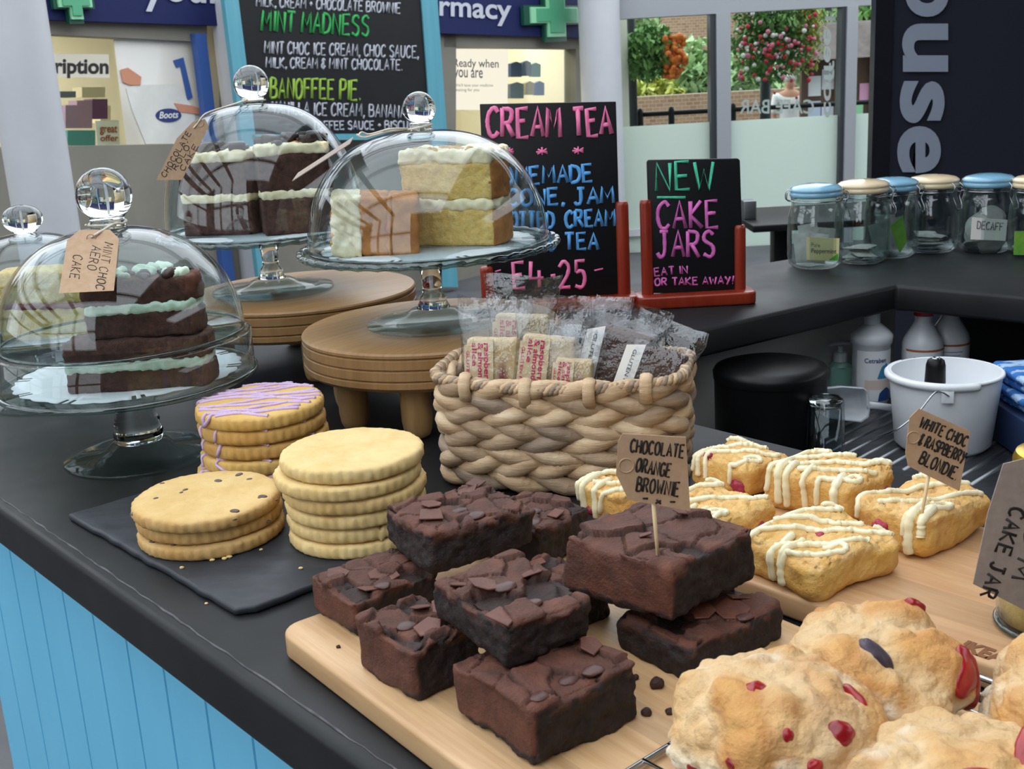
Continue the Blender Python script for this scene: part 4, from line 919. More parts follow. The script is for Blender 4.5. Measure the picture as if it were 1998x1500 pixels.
rr = random.Random(12)
for i, (px, py) in enumerate(((414, 1092), (438, 1089), (447, 1086), (509, 1072), (405, 1178), (355, 1107), (587, 1108))):
    U, F_ = blob(4); s_ = rr.uniform(.0010, .0018); p = at(px, py, zs + s_ * .6) if i != 4 else at(403, 1177, s_ * .6); mb = MB(); mb.add(U * np.array([s_ * 1.5, s_, s_ * .8]) * (1 + .3 * fbm(U + i, .7, 2, i))[:, None], F_, bake=0); o = mb.build('cookie_crumb', M_COOK, loc=p)
    tag(o, ['cookie crumb left of two others before the chocolate chip stack', 'middle cookie crumb of three before the chocolate chip stack', 'right cookie crumb of three before the chocolate chip stack', 'cookie crumb on the slate between the two front stacks', 'cookie crumb on the worktop below the slate edge', 'tiny cookie crumb near the long slate edge', 'cookie crumb on the slate near the brownies'][i], 'crumb', 'cookie crumbs')
# ================================================================ basket of wrapped slices
M_REED = []
for i, (a, b, c3) in enumerate((('#a98a68', '#dcc6a6', '#c8aa86'), ('#8d765f', '#c2a98b', '#ab9072'), ('#74604f', '#a99480', '#94806c'))):
    M_REED.append(mat('water_reed_%d' % i, a, b, scale=26, detail=6, stretch=(.5, .5, 3.5), third=c3, rough=.6, bump=.5, bscale=260, bdist=.0016))
by = math.atan2(-.057, .218); bd = Vector((math.cos(by), math.sin(by), 0)); bnrm = Vector((-bd.y, bd.x, 0))
BW, BD, BH = .220, .096, .104
bc = V2(-.0715, .986) + bd * (BW / 2) + bnrm * (BD / 2)
bk = thing('wicker_basket', 'oblong basket of plaited pale water reed filled with wrapped slices', 'basket', bc, by)
def bpath(z, n=200, grow=0.0, bulge=.016):
    """round-cornered oblong at height z, in the basket's own axes, counted by arc length"""
    r = .020; w_, d_ = BW / 2 + grow - r, BD / 2 + grow - r; P = []
    for cx, cy, a0 in ((w_, -d_, -math.pi / 2), (w_, d_, 0), (-w_, d_, math.pi / 2), (-w_, -d_, math.pi)):
        for k in range(9):
            a = a0 + math.pi / 2 * k / 8; P.append(Vector((cx + r * math.cos(a), cy + r * math.sin(a), z)))
    P.append(P[0].copy()); L = [0]
    for a, b in zip(P, P[1:]): L.append(L[-1] + (b - a).length)
    out = []
    for i in range(n):
        s_ = L[-1] * i / n; k = max(j for j in range(len(L)) if L[j] <= s_ + 1e-9); k = min(k, len(P) - 2)
        p = P[k].lerp(P[k + 1], (s_ - L[k]) / max(L[k + 1] - L[k], 1e-9))
        if p.y < 0: p = p + Vector((0, -bulge * max(0, 1 - (p.x / (BW / 2)) ** 2), 0))
        out.append(p)
    return out, L[-1]
rows = 8; rh = (BH - .010) / rows; mbs = MB(); rr = random.Random(11)
for i in range(rows):
    z = .007 + rh * (i + .5) - (.002 if i == 0 else 0); n = 420
    P, L = bpath(z, n, grow=-.004 - .0035 * (rows - i) / rows); tw = 7 + (i % 3 == 1); sgn = 1 if i % 2 else -1
    for s_ in (0, 1):
        ph = math.pi * s_ + i * 1.3; Q = []; rad = []
        for k in range(n):
            a = sgn * 2 * math.pi * tw * k / n + ph; t_ = (P[(k + 1) % n] - P[k - 1]).normalized(); o = Vector((t_.y, -t_.x, 0))
            Q.append(P[k] + o * (math.cos(a) * .0042) + Vector((0, 0, math.sin(a) * rh * .34))); rad.append(.0066 * (.72 + .40 * max(0, math.cos(a)) + .08 * rr.random()))
        V0 = len(mbs.v); mbs.tube(Q, rad, 10, closed=True, flat=((0, 0, 1), 1.08))
        # each visible lens of reed takes its own shade
        mi = []
        sh = [rr.choice((0, 0, 0, 1, 1, 2)) for _ in range(tw + 2)]
        for k in range(n): mi += [sh[int((k / n * tw * sgn + ph / 6.283 + .5) % (tw))]] * 10
        mbs.mi[-len(mi):] = mi
mbs.build('woven_side', M_REED, bk)
rim = MB(); n = 260
P, L = bpath(BH - .001, n, grow=.0005); P = [p - Vector((0, 0, .006 * max(0, 1 - (p.x / (BW / 2)) ** 2) * (1 if p.y < 0 else 0))) for p in P]
rim.tube(P, .0042, 8, closed=True)
for s_ in range(3):
    Q = []
    for k in range(n):
        a = 2 * math.pi * 46 * k / n + s_ * 2.09; t_ = (P[(k + 1) % n] - P[k - 1]).normalized(); o = Vector((t_.y, -t_.x, 0)); Q.append(P[k] + o * (math.cos(a) * .0030) + Vector((0, 0, math.sin(a) * .0030)))
    rim.tube(Q, .0030, 6, closed=True, mi=s_ % 3)
rim.build('rim', M_REED, bk)
mb = MB(); q, _ = bpath(.004, 80, grow=-.012); mb.prism([Vector((p.x, p.y, .003)) for p in q], (0, 0, .004)); mb.build('base', M_REED[1], bk)
for k, x in enumerate((-.075, -.02, .035, .082)):
    mb = MB(); y = -BD / 2 - .016 * max(0, 1 - (x / (BW / 2)) ** 2); z = BH - .001 - .006 * max(0, 1 - (x / (BW / 2)) ** 2)
    mb.tube([(x, y - .0040, z - .014), (x, y - .0075, z - .004), (x, y - .0062, z + .005), (x, y, z + .0080), (x, y + .0062, z + .004), (x, y + .006, z - .010)], .0028, 8, flat=((1, 0, 0), 2.0)); mb.build('rim_binding', M_REED[0], bk)
M_FILM = thin_glass('clear_film', '#f4f6f8', gain=1.4, base=.035, rough=.10, haze=.008, hazecol='#f2f4f7', bump=1.0, bscale=70)
M_LABEL = mat('label_cream', '#e6d2ab', '#dfc89c', scale=220, stretch=(1, 6, 1), rough=.6); M_PINKI = mat('pink_ink', '#d01f5f', rough=.6); M_GREEN = mat('green_sticker', '#55b13a', rough=.5)
M_YEL = mat('yellow_ink', '#e9dd3c', rough=.5); M_ALM = mat('almond_slice', '#c9ab77', '#dcc69b', scale=160, rough=.8, bump=.4, bscale=300, attr={'jam': '#7a2430'}); M_LWHITE = mat('label_white', '#eeebe4', rough=.6)
M_BRW = mat('brownie_crumb', '#38211a', '#4c2f25', scale=110, detail=6, rough=.8, bump=.5, bscale=300, bdist=.002)
def pack(label, pos, rz, tilt, kind, w_, h_, d_, hf, side=1, seed=1, fin=.9, lt_lines=None, group=None):
    """a slice w x d x h standing in a clear film bag whose crimped end rises to hf"""
    t = thing('wrapped_slice', label, 'wrapped slice', pos, rz, group, rot=(tilt[0], tilt[1], rz)); rr = random.Random(seed)
    P, N, Fs = slab(w_, d_, h_, .004, .0028); P = P + N * (.0013 * fbm(P, .015, 3, seed) + .0005 * fbm(P, .004, 2, seed))[:, None]
    mb = MB()
    if kind == 'almond': mb.add(P, Fs, jam=np.clip(1.6 - np.hypot((P[:, 0] - w_ * .2) / .0042, (P[:, 2] - h_ * .45) / .020) , 0, 1)); mb.build('slice', M_ALM, t)
    else: mb.add(P, Fs); mb.build('slice', M_BRW, t)
    def face(x, z): return Vector((x, -d_ / 2 - .0022, z))
    x0, x1 = (-w_ / 2 - .001, w_ * .03) if kind == 'almond' else (-w_ / 2 - .008, -w_ / 2 + .008)
    if kind in ('almond', 'brownie'):
        mb = MB(); mb.prism([face(x0, .0), face(x1, .0), face(x1, h_ * 1.0), face(x0, h_ * .92)], (0, .0006, 0)); lb = mb.build('label', M_LABEL if kind == 'almond' else M_LWHITE, t, smooth=False)
        tx = MB(); wd = x1 - x0
        if kind == 'almond':
            for j, (s_, f0, sc) in enumerate((('raspberry', .88, .25), ('& almond', .66, .24), ('slice', .44, .22))): put_print(tx, s_, lambda u, v: face(x0 + wd * (f0 - .0) - .0 + wd * sc * .75 * (v - 1) , h_ * .95 - h_ * (.52, .45, .26)[j] * u) + Vector((0, -.0004, 0)), .02)
            put_print(tx, 'GLUTEN FREE', lambda u, v: face(x0 + wd * .18 + wd * .1 * (v - 1), h_ * .86 - h_ * .5 * u) + Vector((0, -.0004, 0)), .01)
            tx.build('lettering', M_PINKI, lb, smooth=False)
        else:
            put_print(tx, 'GLUTEN FREE', lambda u, v: face(x0 + wd * .45 + wd * .2 * v, h_ * .9 - h_ * .55 * u) + Vector((0, -.0004, 0)), .01); tx.build('lettering', M_GINK, lb, smooth=False)
        cx, cz, a_, b_ = (x0 + wd * .85, h_ * .22, .010, .010) if kind == 'almond' else (-.010, h_ * .26, .022, .0135)
        mb = MB(); mb.prism([face(cx + a_ * math.cos(q), cz + b_ * math.sin(q) + (.25 * a_ * math.cos(q))) + Vector((0, -.0011, 0)) for q in np.linspace(0, 2 * math.pi, 24, endpoint=False)], (0, .0006, 0)); st = mb.build('sticker', M_GREEN, t, smooth=False)
        mb = MB()
        for e_ in (-1, 1): mb.prism([face(cx + e_ * a_ * .3 + a_ * .24 * math.cos(q), cz - b_ * .25 + b_ * .5 * math.sin(q + .5)) + Vector((0, -.0015, 0)) for q in np.linspace(0, 2 * math.pi, 14, endpoint=False)], (0, .0003, 0))
        mb.build('emblem', M_YEL, st, smooth=False)
    # film bag: hugs the slice, then flattens to the crimped fin
    n, m_ = 72, 46; V = []
    for i in range(m_ + 1):
        q = i / m_; z = -.004 + (hf + .004) * q; k = min(max((z - h_ * .9) / (hf * fin - h_ * .9), 0), 1); k = k * k * (3 - 2 * k)
        a_ = (w_ / 2 + .005) * (1 - k) + (w_ / 2 + .010) * k; b_ = (d_ / 2 + .0045) * (1 - k) + .0009 * k
        for j in range(n):
            th_ = 2 * math.pi * j / n; c_, s_ = math.cos(th_), math.sin(th_); e_ = .45
            V.append((a_ * math.copysign(abs(c_) ** e_, c_), b_ * math.copysign(abs(s_) ** (e_ + k * .6), s_), z))
    V = np.array(V); fk = np.clip((V[:, 2] - h_ * .85) / (hf - h_ * .85), 0, 1)
    wob = (.0012 + .006 * fk) * fbm(V * [1, .3, 1], .022, 3, seed + 3); V[:, 1] += wob + np.where(V[:, 2] > hf * fin, .0007 * np.sin(V[:, 0] * 2600), 0)
    V[:, 2] += fk * .004 * fbm(V, .02, 2, seed + 8); V[:, 0] += fk * .003 * fbm(V, .018, 2, seed + 5); V[:, 1] += fk ** 2 * .006 * math.sin(seed)
    Fs = [(i * n + j, i * n + (j + 1) % n, (i + 1) * n + (j + 1) % n, (i + 1) * n + j) for i in range(m_) for j in range(n)]
    mb = MB(); mb.add(V, Fs); mb.build('film_wrapper', M_FILM, t)
    return t
G_ = 'wrapped slices in the basket'
def inb(px, py, dep, z=.0):
    """foot of a pack: under the sight point (px, py) at depth dep behind the basket's front"""
    o = V2(-.0715, .986) + bnrm * dep; p = onp(px, py, o, (-bnrm.x, -bnrm.y, 0)); return V2(p.x, p.y, z)
pack('leftmost raspberry and almond slice at the front of the basket', inb(958, 720, .032, .050), by + .06, (-.12, .03), 'almond', .048, .080, .018, .118, seed=2, group=G_)
pack('middle raspberry and almond slice leaning right with its cut side showing', inb(1050, 715, .034, .052), by + .1, (-.12, .14), 'almond', .048, .080, .018, .114, seed=4, group=G_)
pack('raspberry and almond slice at the back left of the basket under frosty film', inb(1012, 690, .066, .055), by, (-.04, .05), 'almond', .050, .090, .014, .126, seed=6, group=G_)
pack('raspberry and almond slice peeping out beside the brownie packs', inb(1102, 725, .026, .044), by, (-.1, .12), 'almond', .034, .070, .010, .098, seed=9, group=G_)
pack('large wrapped brownie with a white label in the middle of the basket', inb(1182, 725, .046, .050), by - .12, (-.16, .22), 'brownie', .052, .086, .024, .112, seed=12, group=G_)
pack('wrapped brownie leaning at the right end of the basket', inb(1240, 735, .042, .048), by - .1, (-.16, .34), 'brownie', .046, .074, .026, .100, seed=15, group=G_)
pack('spare wrapped slice flat film fin at the back of the basket', inb(1160, 690, .074, .05), by, (-.05, .0), 'plain', .05, .05, .012, .108, seed=21, group=G_)
# ================================================================ chopping boards
M_BAM = wood('bamboo_board', '#b58c60', '#cfab7f', grain=(8, 140, 40), rough=.42, bump=.06, planks=.022, plank_axis=1)
M_BEECH = wood('beech_board', '#b88b60', '#cda57b', grain=(10, 110, 40), rough=.45, bump=.06, planks=.035, plank_axis=1)
def board(label, p0, p1, wid, m_, seed, th=.0175, r=.016):
    """p0 -> p1 is the near long side seen from the customer; the board widens away to the left of it"""
    e = (p1 - p0).normalized(); L = (p1 - p0).length; yaw = math.atan2(e.y, e.x); t = thing('chopping_board', label, 'chopping board', V2(p0.x, p0.y, 0.0006), yaw)
    P = []
    for cx, cy, a0 in ((L - r, r, -math.pi / 2), (L - r, wid - r, 0), (r, wid - r, math.pi / 2), (r, r, math.pi)):
        for k in range(7): a = a0 + math.pi / 2 * k / 6; P.append((cx + r * math.cos(a), cy + r * math.sin(a), 0))
    mb = MB(); mb.prism(P, (0, 0, th), r=.003, seg=3); mb.build('board', m_, t, auto=40); return t
ZB = .0177
b0, b1 = at(538, 1225, ZB), at(905, 1500, ZB); e = (b1 - b0).normalized()
brd = board('pale bamboo chopping board stacked with dark brownies', b0, b0 + e * .43, .245, M_BAM, 1)
q0, q1 = at(1437, 1150, ZB), at(1888, 1282, ZB); e2 = (q1 - q0).normalized(); n2 = V2(-e2.y, e2.x)
bl0 = at(1110, 1005, ZB)
off_ = (q0 - V2(b0.x, b0.y, ZB)).dot(V2(-e.y, e.x))
bst = V2(.056, .827, ZB); e2 = (q1 - bst).normalized(); LB = (q1 - bst).length
bl = board('beech chopping board carrying the raspberry blondies', bst, q1 + e2 * .09, .188, M_BEECH, 2)
lt = MB(); L_ = .33
s0_, s1_ = (at(1852, 1245, ZB) - bst).dot(e2), (at(1930, 1279, ZB) - bst).dot(e2); put_print(lt, 'IKEA', lambda u, v: Vector((s0_ + .010 + (s1_ - s0_) * u, .005 + .013 * v, ZB + .0002)), .05); ob = lt.build('lettering', mat('burnt_mark', '#7a4a28', rough=.7), bl, smooth=False)
# ================================================================ brownies
M_BRN = mat('brownie', '#170c0a', '#291713', scale=150, detail=6, rough=.7, bump=.6, bscale=420, bdist=.0025, attr={'crust': ('#4f2a1d', '#6b3d2b', 45)})
M_BRNC = mat('brownie_flake', '#50291c', '#6a3a29', scale=60, detail=5, rough=.55, bump=.35, bscale=300, bdist=.0012)
M_CHK = mat('chocolate_lump', '#43261f', '#56332b', scale=40, rough=.45)
def brownie_mesh(sx, sy, sz, seed, baked=(), cell=.019, crk=.0016, torn=.2):
    P, N, Fs = slab(sx, sy, sz, .0045, .00145)
    X = P.copy(); X[:, :2] += .004 * np.stack([fbm(P, .012, 2, seed), fbm(P, .012, 2, seed + 1)], 1)
    f1, f2, cid = worley(X + seed * 1.7, cell, seed); e = f2 - f1
    up = np.clip((N[:, 2] - .25) * 3, 0, 1)
    big = fbm(P, .03, 3, seed + 3)
    plate = (cid[:, 0] - .5) * .0060 + (cid[:, 1] - .5) * .30 * (f1 - cell * .3) 
    crack = np.clip(1 - e / crk, 0, 1); gone = (cid[:, 2] < torn) & (big < .15)
    hgt = plate * .8 - .0036 * crack + .0022 * big - np.where(gone, .0042, 0)
    side = 1 - up
    rough_ = .0020 * fbm(P, .009, 3, seed + 5) + .0015 * fbm(P, .004, 2, seed + 6)
    crust = up * (1 - .9 * crack) * np.where(gone, .12, 1)
    for ax, sg in baked:
        w_ = np.clip(N[:, ax] * sg * 3 - .6, 0, 1) * np.clip((P[:, 2] - sz * .12 + .006 * fbm(P, .012, 3, seed + 8)) / (.05 * sz), 0, 1)
        crust = np.maximum(crust, w_); rough_ = rough_ * (1 - .75 * w_)
    out = N * (up * hgt + side * (rough_ + .0034 * fbm(P, .035, 2, seed + 21)))[:, None]
    # ragged lip of crust round the top
    lip = np.clip(1 - np.abs(P[:, 2] - sz + .004) / .005, 0, 1) * side; out[:, :2] += N[:, :2] * (lip * .0022 * (fbm(P, .008, 3, seed + 10) + .1))[:, None]
    crust = np.clip(crust + lip * (fbm(P, .008, 2, seed + 10) > -.05) * .8, 0, 1)
    crust *= np.clip(.85 + .35 * fbm(P, .01, 3, seed + 12), 0, 1)
    Q = P + out; Q[:, 2] += .0020 * big * (P[:, 2] / sz) * up; Q[:, 2] = np.maximum(Q[:, 2], 0)
    return Q, Fs, crust
def brownie(label, L, F, Rr, z, h, seed, baked=(), tilt=(0, 0), flakes=5, lumps=2, torn=.2, cell=.019, group='chocolate orange brownies', dz=0, shrink=1.0):
    """L, F, R: sighted left, front and right corners of the block's foot at height z"""
    l, f, r = at(*L, z), at(*F, z), at(*Rr, z); ex = (r - f); sx = ex.length * shrink; sy = (l - f).length * shrink; c = (l + r) / 2; yaw = math.atan2(ex.y, ex.x)
    t = thing('brownie', label, 'brownie', (c.x, c.y, z + dz), 0, group, rot=(tilt[0], tilt[1], yaw)); rr = random.Random(seed)
    P, Fs, cr = brownie_mesh(sx, sy, h, seed, baked, torn=torn, cell=cell); mb = MB(); mb.add(P, Fs, crust=cr); mb.build('crumb', M_BRN, t); bv = bvh(P, Fs)
    for k in range(flakes):
        x, y = rr.uniform(-.42, .42) * sx, rr.uniform(-.42, .42) * sy; hit = bv.ray_cast(Vector((x, y, .2)), Vector((0, 0, -1)))[0]
        if not hit: continue
        n = rr.choice((4, 5, 5, 6)); s_ = rr.uniform(.006, .012); M = Matrix.Translation(hit + Vector((0, 0, .0012))) @ Matrix.Rotation(rr.uniform(0, 6.3), 4, 'Z') @ Matrix.Rotation(rr.uniform(.08, .35), 4, 'X')
        mb = MB(); mb.prism([M @ Vector((s_ * rr.uniform(.7, 1.1) * math.cos(q), s_ * rr.uniform(.6, 1) * math.sin(q), 0)) for q in np.linspace(0, 2 * math.pi, n, endpoint=False)], (0, 0, .0011), r=.0004, seg=1); mb.build('crust_flake', M_BRNC, t, auto=30)
    for k in range(lumps):
        x, y = rr.uniform(-.4, .4) * sx, rr.uniform(-.45, .1) * sy; hit = bv.ray_cast(Vector((x, y, .2)), Vector((0, 0, -1)))[0]
        if not hit: continue
        U, F_ = blob(6); s_ = rr.uniform(.004, .0065); mb = MB(); mb.add([hit + Vector((u[0] * s_ * 1.3, u[1] * s_, u[2] * s_ * .32)) for u in U * (1 + .25 * fbm(U + k, .8, 2, seed))[:, None]], F_); mb.build('chocolate_lump', M_CHK, t)
    return t, bv
HB = .0335
brownie('brownie at the back left corner of the board under the stack', (603, 1192), (700, 1246), (868, 1180), ZB, .027, 101, baked=((0, -1),), lumps=1, torn=.25)
brownie('low brownie at the back right of the pile near the basket', (945, 1075), (1040, 1128), (1140, 1070), ZB, HB, 102, flakes=2)
brownie('broken brownie on the board just under the central one', (698, 1302), (815, 1375), (945, 1315), ZB, .034, 103, baked=((0, -1),), torn=.45, flakes=3)
brownie('brownie nearest the front edge with sharply cut dark sides', (878, 1400), (1052, 1500), (1258, 1397), ZB, HB + .001, 104, baked=((0, -1),), torn=.06, cell=.026, flakes=3, lumps=3)
brownie('flat dark brownie on the bottom right beneath the signed one', (1212, 1262), (1345, 1335), (1522, 1242), ZB, HB - .010, 105, flakes=4, lumps=2, torn=.15)
brownie('brownie hidden in the shade in the middle of the board', (962, 1210), (1075, 1270), (1185, 1205), ZB, HB - .003, 106, flakes=1, lumps=0)
brownie('topmost rear brownie with loose curled crust', (752, 1058), (845, 1122), (1048, 1064), ZB + .0285, .029, 107, torn=.3, cell=.020, flakes=5, lumps=2, tilt=(.0, .0))
brownie('central brownie resting aslant on two others', (834, 1214), (1000, 1306), (1168, 1240), ZB + HB + .001, .027, 108, torn=.16, cell=.024, flakes=4, lumps=2, tilt=(.03, .02))
tb_, bvb = brownie('brownie with a smooth baked side carrying the toothpick sign', (1135, 1133), (1275, 1238), (1442, 1140), ZB + HB - .003, HB + .002, 109, baked=((0, -1),), torn=.10, cell=.028, flakes=2, lumps=0)
rr = random.Random(8)
for i, (px, py, s_) in enumerate(((1281, 1333, .0040), (1306, 1389, .0022), (1240, 1322, .002), (1150, 1340, .0018), (1262, 1389, .003), (985, 1440, .0016), (660, 1262, .0014))):
    U, F_ = blob(7); p = at(px, py, ZB + s_ * .6); V = U * s_; V = V * (1 + .35 * fbm(V + i, s_ * .7, 3, i))[:, None]; mb = MB(); mb.add(V, F_, crust=.25); o = mb.build('crumb', M_BRN, loc=p)
    o.name = 'brownie_crumb'; tag(o, ['largest loose brownie crumb between the two right brownies', 'small brownie crumb near the scones', 'tiny crumb beside the flat dark brownie', 'tiny crumb behind the front brownie', 'crumb fallen off the right corner of the front brownie', 'tiny crumb before the front brownie', 'tiny crumb by the back left brownie'][i], 'crumb', 'brownie crumbs')
# ================================================================ blondies
M_BLO = mat('blondie', '#d3a24a', '#e3bb6e', scale=70, detail=6, rough=.75, bump=.9, bscale=230, bdist=.0025, attr={'crust': ('#d8a55e', '#e8c288', 130), 'edge': ('#c98d42', '#d8a258', 70)})
M_ICE = mat('white_icing', '#efe6c4', '#e9deb4', scale=40, rough=.35)
M_RASP = mat('raspberry', '#8c1836', '#b53a55', scale=140, rough=.45, bump=.5, bscale=420, bdist=.002)
def blondie(label, L, F, Rr, h, seed, stripes, drips, rasps, z=ZB, group='white chocolate raspberry blondies'):
    l, f, r = at(*L, z), at(*F, z), at(*Rr, z); ex = r - f; sx, sy = ex.length, (l - f).length; c = (l + r) / 2; yaw = math.atan2(ex.y, ex.x)
    t = thing('blondie', label, 'blondie', (c.x, c.y, z + .0002), yaw, group); rr = random.Random(seed)
    P, N, Fs = slab(sx, sy, h, .0085, .0016); up = np.clip((N[:, 2] - .2) * 2, 0, 1); big = fbm(P, .03, 2, seed)
    hg = .0042 * big + .0028 * np.abs(fbm(P, .009, 3, seed + 2)) * up + .0008 * fbm(P, .003, 2, seed + 3) - .0022 * up * (np.abs(fbm(P, .014, 2, seed + 7)) < .05)
    sd = (1 - up) * (.0034 * fbm(P, .03, 2, seed + 14) + .0018 * fbm(P, .010, 3, seed + 4)); Q = P + N * (up * hg + sd)[:, None]; Q[:, 2] = np.maximum(Q[:, 2], 0)
    cr = np.clip(up + np.clip((P[:, 2] / h - .75) * 4, 0, 1) * .8, 0, 1) * np.clip(.7 + .6 * fbm(P, .012, 2, seed + 5), 0, 1); ed = (1 - up) * np.clip(.5 + fbm(P, .02, 2, seed + 6), 0, 1) * np.clip(1 - np.abs(P[:, 2] / h - .55) * 1.2, 0, 1) * .8
    mb = MB(); mb.add(Q, Fs, crust=cr, edge=ed); mb.build('sponge', M_BLO, t); bv = bvh(Q, Fs)
    ic = MB()
    def lay(pts, w_):
        S = []
        for p in smooth_path([Vector(q) for q in pts], 6):
            loc, no, _, _ = bv.find_nearest(p)
            S.append(loc + no * .0006)
        for _ in range(2): S = [S[0]] + [(S[k - 1] + S[k] * 2 + S[k + 1]) / 4 for k in range(1, len(S) - 1)] + [S[-1]]
        n = len(S); ic.tube(S, [w_ * rr.uniform(.85, 1.2) * (.7 if k in (0, n - 1) else 1) for k in range(n)], 8)
    for k in range(stripes):
        x = sx * (-.34 + .74 * k / max(stripes - 1, 1)) + rr.uniform(-.004, .004); a_ = rr.uniform(-.005, .005); sl_ = rr.uniform(-.12, .16)
        o_ = -.36 + .74 * k / max(stripes - 1, 1) + rr.uniform(-.03, .03); pts = []
        for q in np.linspace(-.62, .62, 15):
            px_, py_ = (o_ + q * (.80 + sl_)) * sx + a_ * math.sin(6 * q + k), (o_ * .8 - q * .72) * sy + rr.uniform(-.0014, .0014)
            if abs(px_) < .50 * sx and abs(py_) < .49 * sy: pts.append((px_, py_, h + .004))
        if k % 2 == 0 and pts: p_ = pts[0]; pts = [(-.54 * sx, p_[1] + .004, h * rr.uniform(.3, .6)), (-.535 * sx, p_[1] + .003, h * .92)] + pts
        if len(pts) < 4: continue
        lay(pts, .0022)
        if k % 2 == 0:  # the line doubles back at its right end
            p_ = pts[-1]; lay([p_, (p_[0] + .004, p_[1] + .003, h + .003), (p_[0] + .003, p_[1] + .009, h + .003), (p_[0] - .006, p_[1] + .013, h + .004)], .0020)
    for (y, ln, w_) in drips: y = -y; lay([(-sx * .20, (y + .06) * sy, h + .003), (-sx * .40, y * sy + .001, h + .003), (-sx * .49, y * sy + .0012, h * .9), (-sx * .54, y * sy, h * (.8 - .3 * ln)), (-sx * .54, y * sy - .0008, h * (.85 - .85 * ln))], w_)
    ic.build('icing_drizzle', M_ICE, t)
    for (x, y, zz, s_) in rasps:
        loc, no, _, _ = bv.find_nearest(Vector((x * sx, y * sy, zz * h))); U, F_ = blob(8); V = U * s_; V = V * (1 + .25 * fbm(V + x, s_ * .45, 2, seed))[:, None]; V[:, 2] *= .85
        mb = MB(); mb.add([Vector(v) + loc - no * s_ * .55 for v in V], F_); mb.build('raspberry', M_RASP, t)
    return t, bv
blondie('blondie behind the brownie sign at the back left of the board', (1127, 1008), (1205, 1046), (1335, 995), .030, 201, 4, ((-.3, .9, .0026), (-.05, .8, .0024)), ((-.5, .2, .3, .005),))
blondie('blondie beside the toothpick of the brownie sign', (1262, 1048), (1395, 1098), (1518, 1046), .028, 202, 3, ((-.35, .6, .0024), (.0, .9, .0024), (.2, .7, .0024), (.42, .7, .002)), ((.2, -.5, .4, .0075), (-.5, -.2, .3, .004)))
blondie('blondie farthest back beside the basket with a raspberry at its end', (1346, 944), (1462, 982), (1548, 946), .029, 203, 4, ((-.35, .6, .0024), (-.22, .6, .0022)), ((-.5, -.28, .35, .0092), (-.4, .25, .95, .005)))
blondie('blondie in the middle of the back row under thick drizzle', (1490, 985), (1655, 1034), (1748, 985), .033, 204, 5, ((-.3, .8, .0034), (-.2, .9, .003), (.0, .9, .0024), (.34, .6, .0032)), ((.25, -.5, .45, .0080), (.1, -.5, .1, .006)))
tw_, bvw = blondie('blondie carrying the white choc and raspberry sign', (1672, 1050), (1803, 1102), (1932, 1035), .030, 205, 4, ((.25, .95, .0036), (.4, .3, .003)), ((-.5, .12, .5, .0082),))
blondie('blondie nearest the scones at the front of the board', (1440, 1112), (1590, 1182), (1762, 1118), .028, 206, 5, ((-.05, .95, .0026), (.08, .9, .0028), (-.4, .5, .002)), ((.0, .0, 1.0, .004),))
# signs on toothpicks
M_PICK = mat('toothpick_wood', '#e0c79c', rough=.6)
def sign(label, px, Y, lines, pick, zt, hole, r):
    t, c, f = card('price_sign', label, 'sign', px, Y, M_KRAFT, lines, r, hole=hole)
    mb = MB(); a = f(*pick[0]) + V2(0, .0022); b = f(*pick[1]); b = V2(b.x, b.y + .0022, b.z - .004); mb.tube([a - c, (a + b) / 2 - c, b - c], [.0012, .0012, .0009], 10); mb.build('toothpick', M_PICK, t); return t
p = at(1284, 1086, ZB + 2 * HB - .001)
sign('kraft sign reading chocolate orange brownie on a toothpick', [(1215, 846), (1338, 853), (1347, 997), (1226, 975), (1202, 925), (1206, 862)], p.y,
     [('CHOCOLATE', (1229, 881), (1333, 893), 25), ('ORANGE', (1240, 919), (1306, 931), 26), ('BROWNIE', (1241, 957), (1323, 968), 27), ('- x -', (1252, 978), (1316, 986), 14)], ((1274, 960), (1285, 1086)), 0, (1222, 908), .0006)
p = at(1799, 1010, ZB + .031)
sign('kraft sign reading white choc and raspberry blondie on a toothpick', [(1793, 797), (1893, 841), (1872, 958), (1772, 909), (1767, 883), (1775, 815)], p.y,
     [('WHITE CHOC', (1793, 832), (1882, 871), 21), ('& RASPBERRY', (1791, 866), (1878, 903), 22), ('BLONDIE.', (1792, 902), (1864, 936), 24)], ((1815, 925), (1799, 1010)), 0, (1782, 853), .0007)
# jar with the gold lid at the right edge and its tag
p = at(2046, 1222, ZB); js = thing('cake_jar', 'small glass cake jar with gold lid half out of frame at the right', 'cake jar', p)
mb = MB(); mb.lathe([(0, .0005), (.027, .0005), (.030, .004), (.0305, .02), (.0305, .075), (.027, .088), (.024, .092), (.024, .100)] + [(.0225, .100), (.0225, .091), (.0255, .086), (.029, .075), (.029, .02), (.0285, .006), (0, .004)], 48); mb.build('jar_body', G_DOME, js)
mb = MB(); mb.tube([(.030 * math.cos(a), .030 * math.sin(a), .003) for a in np.linspace(0, 6.283, 48, endpoint=False)], .002, 8, closed=True); mb.build('base_ring', G_RIM, js)
mb = MB(); mb.lathe([(0, .113), (.020, .113), (.0245, .111), (.026, .107), (.026, .094), (.025, .0935), (0, .095)], 48); mb.build('lid', mat('gold_lid', '#c9a53a', rough=.28, metal=.9), js, auto=40)
mb = MB(); mb.lathe([(0, .005), (.028, .006), (.0285, .02), (.0285, .05), (0, .052)], 40); mb.build('cake_filling', M_LEMON, js)
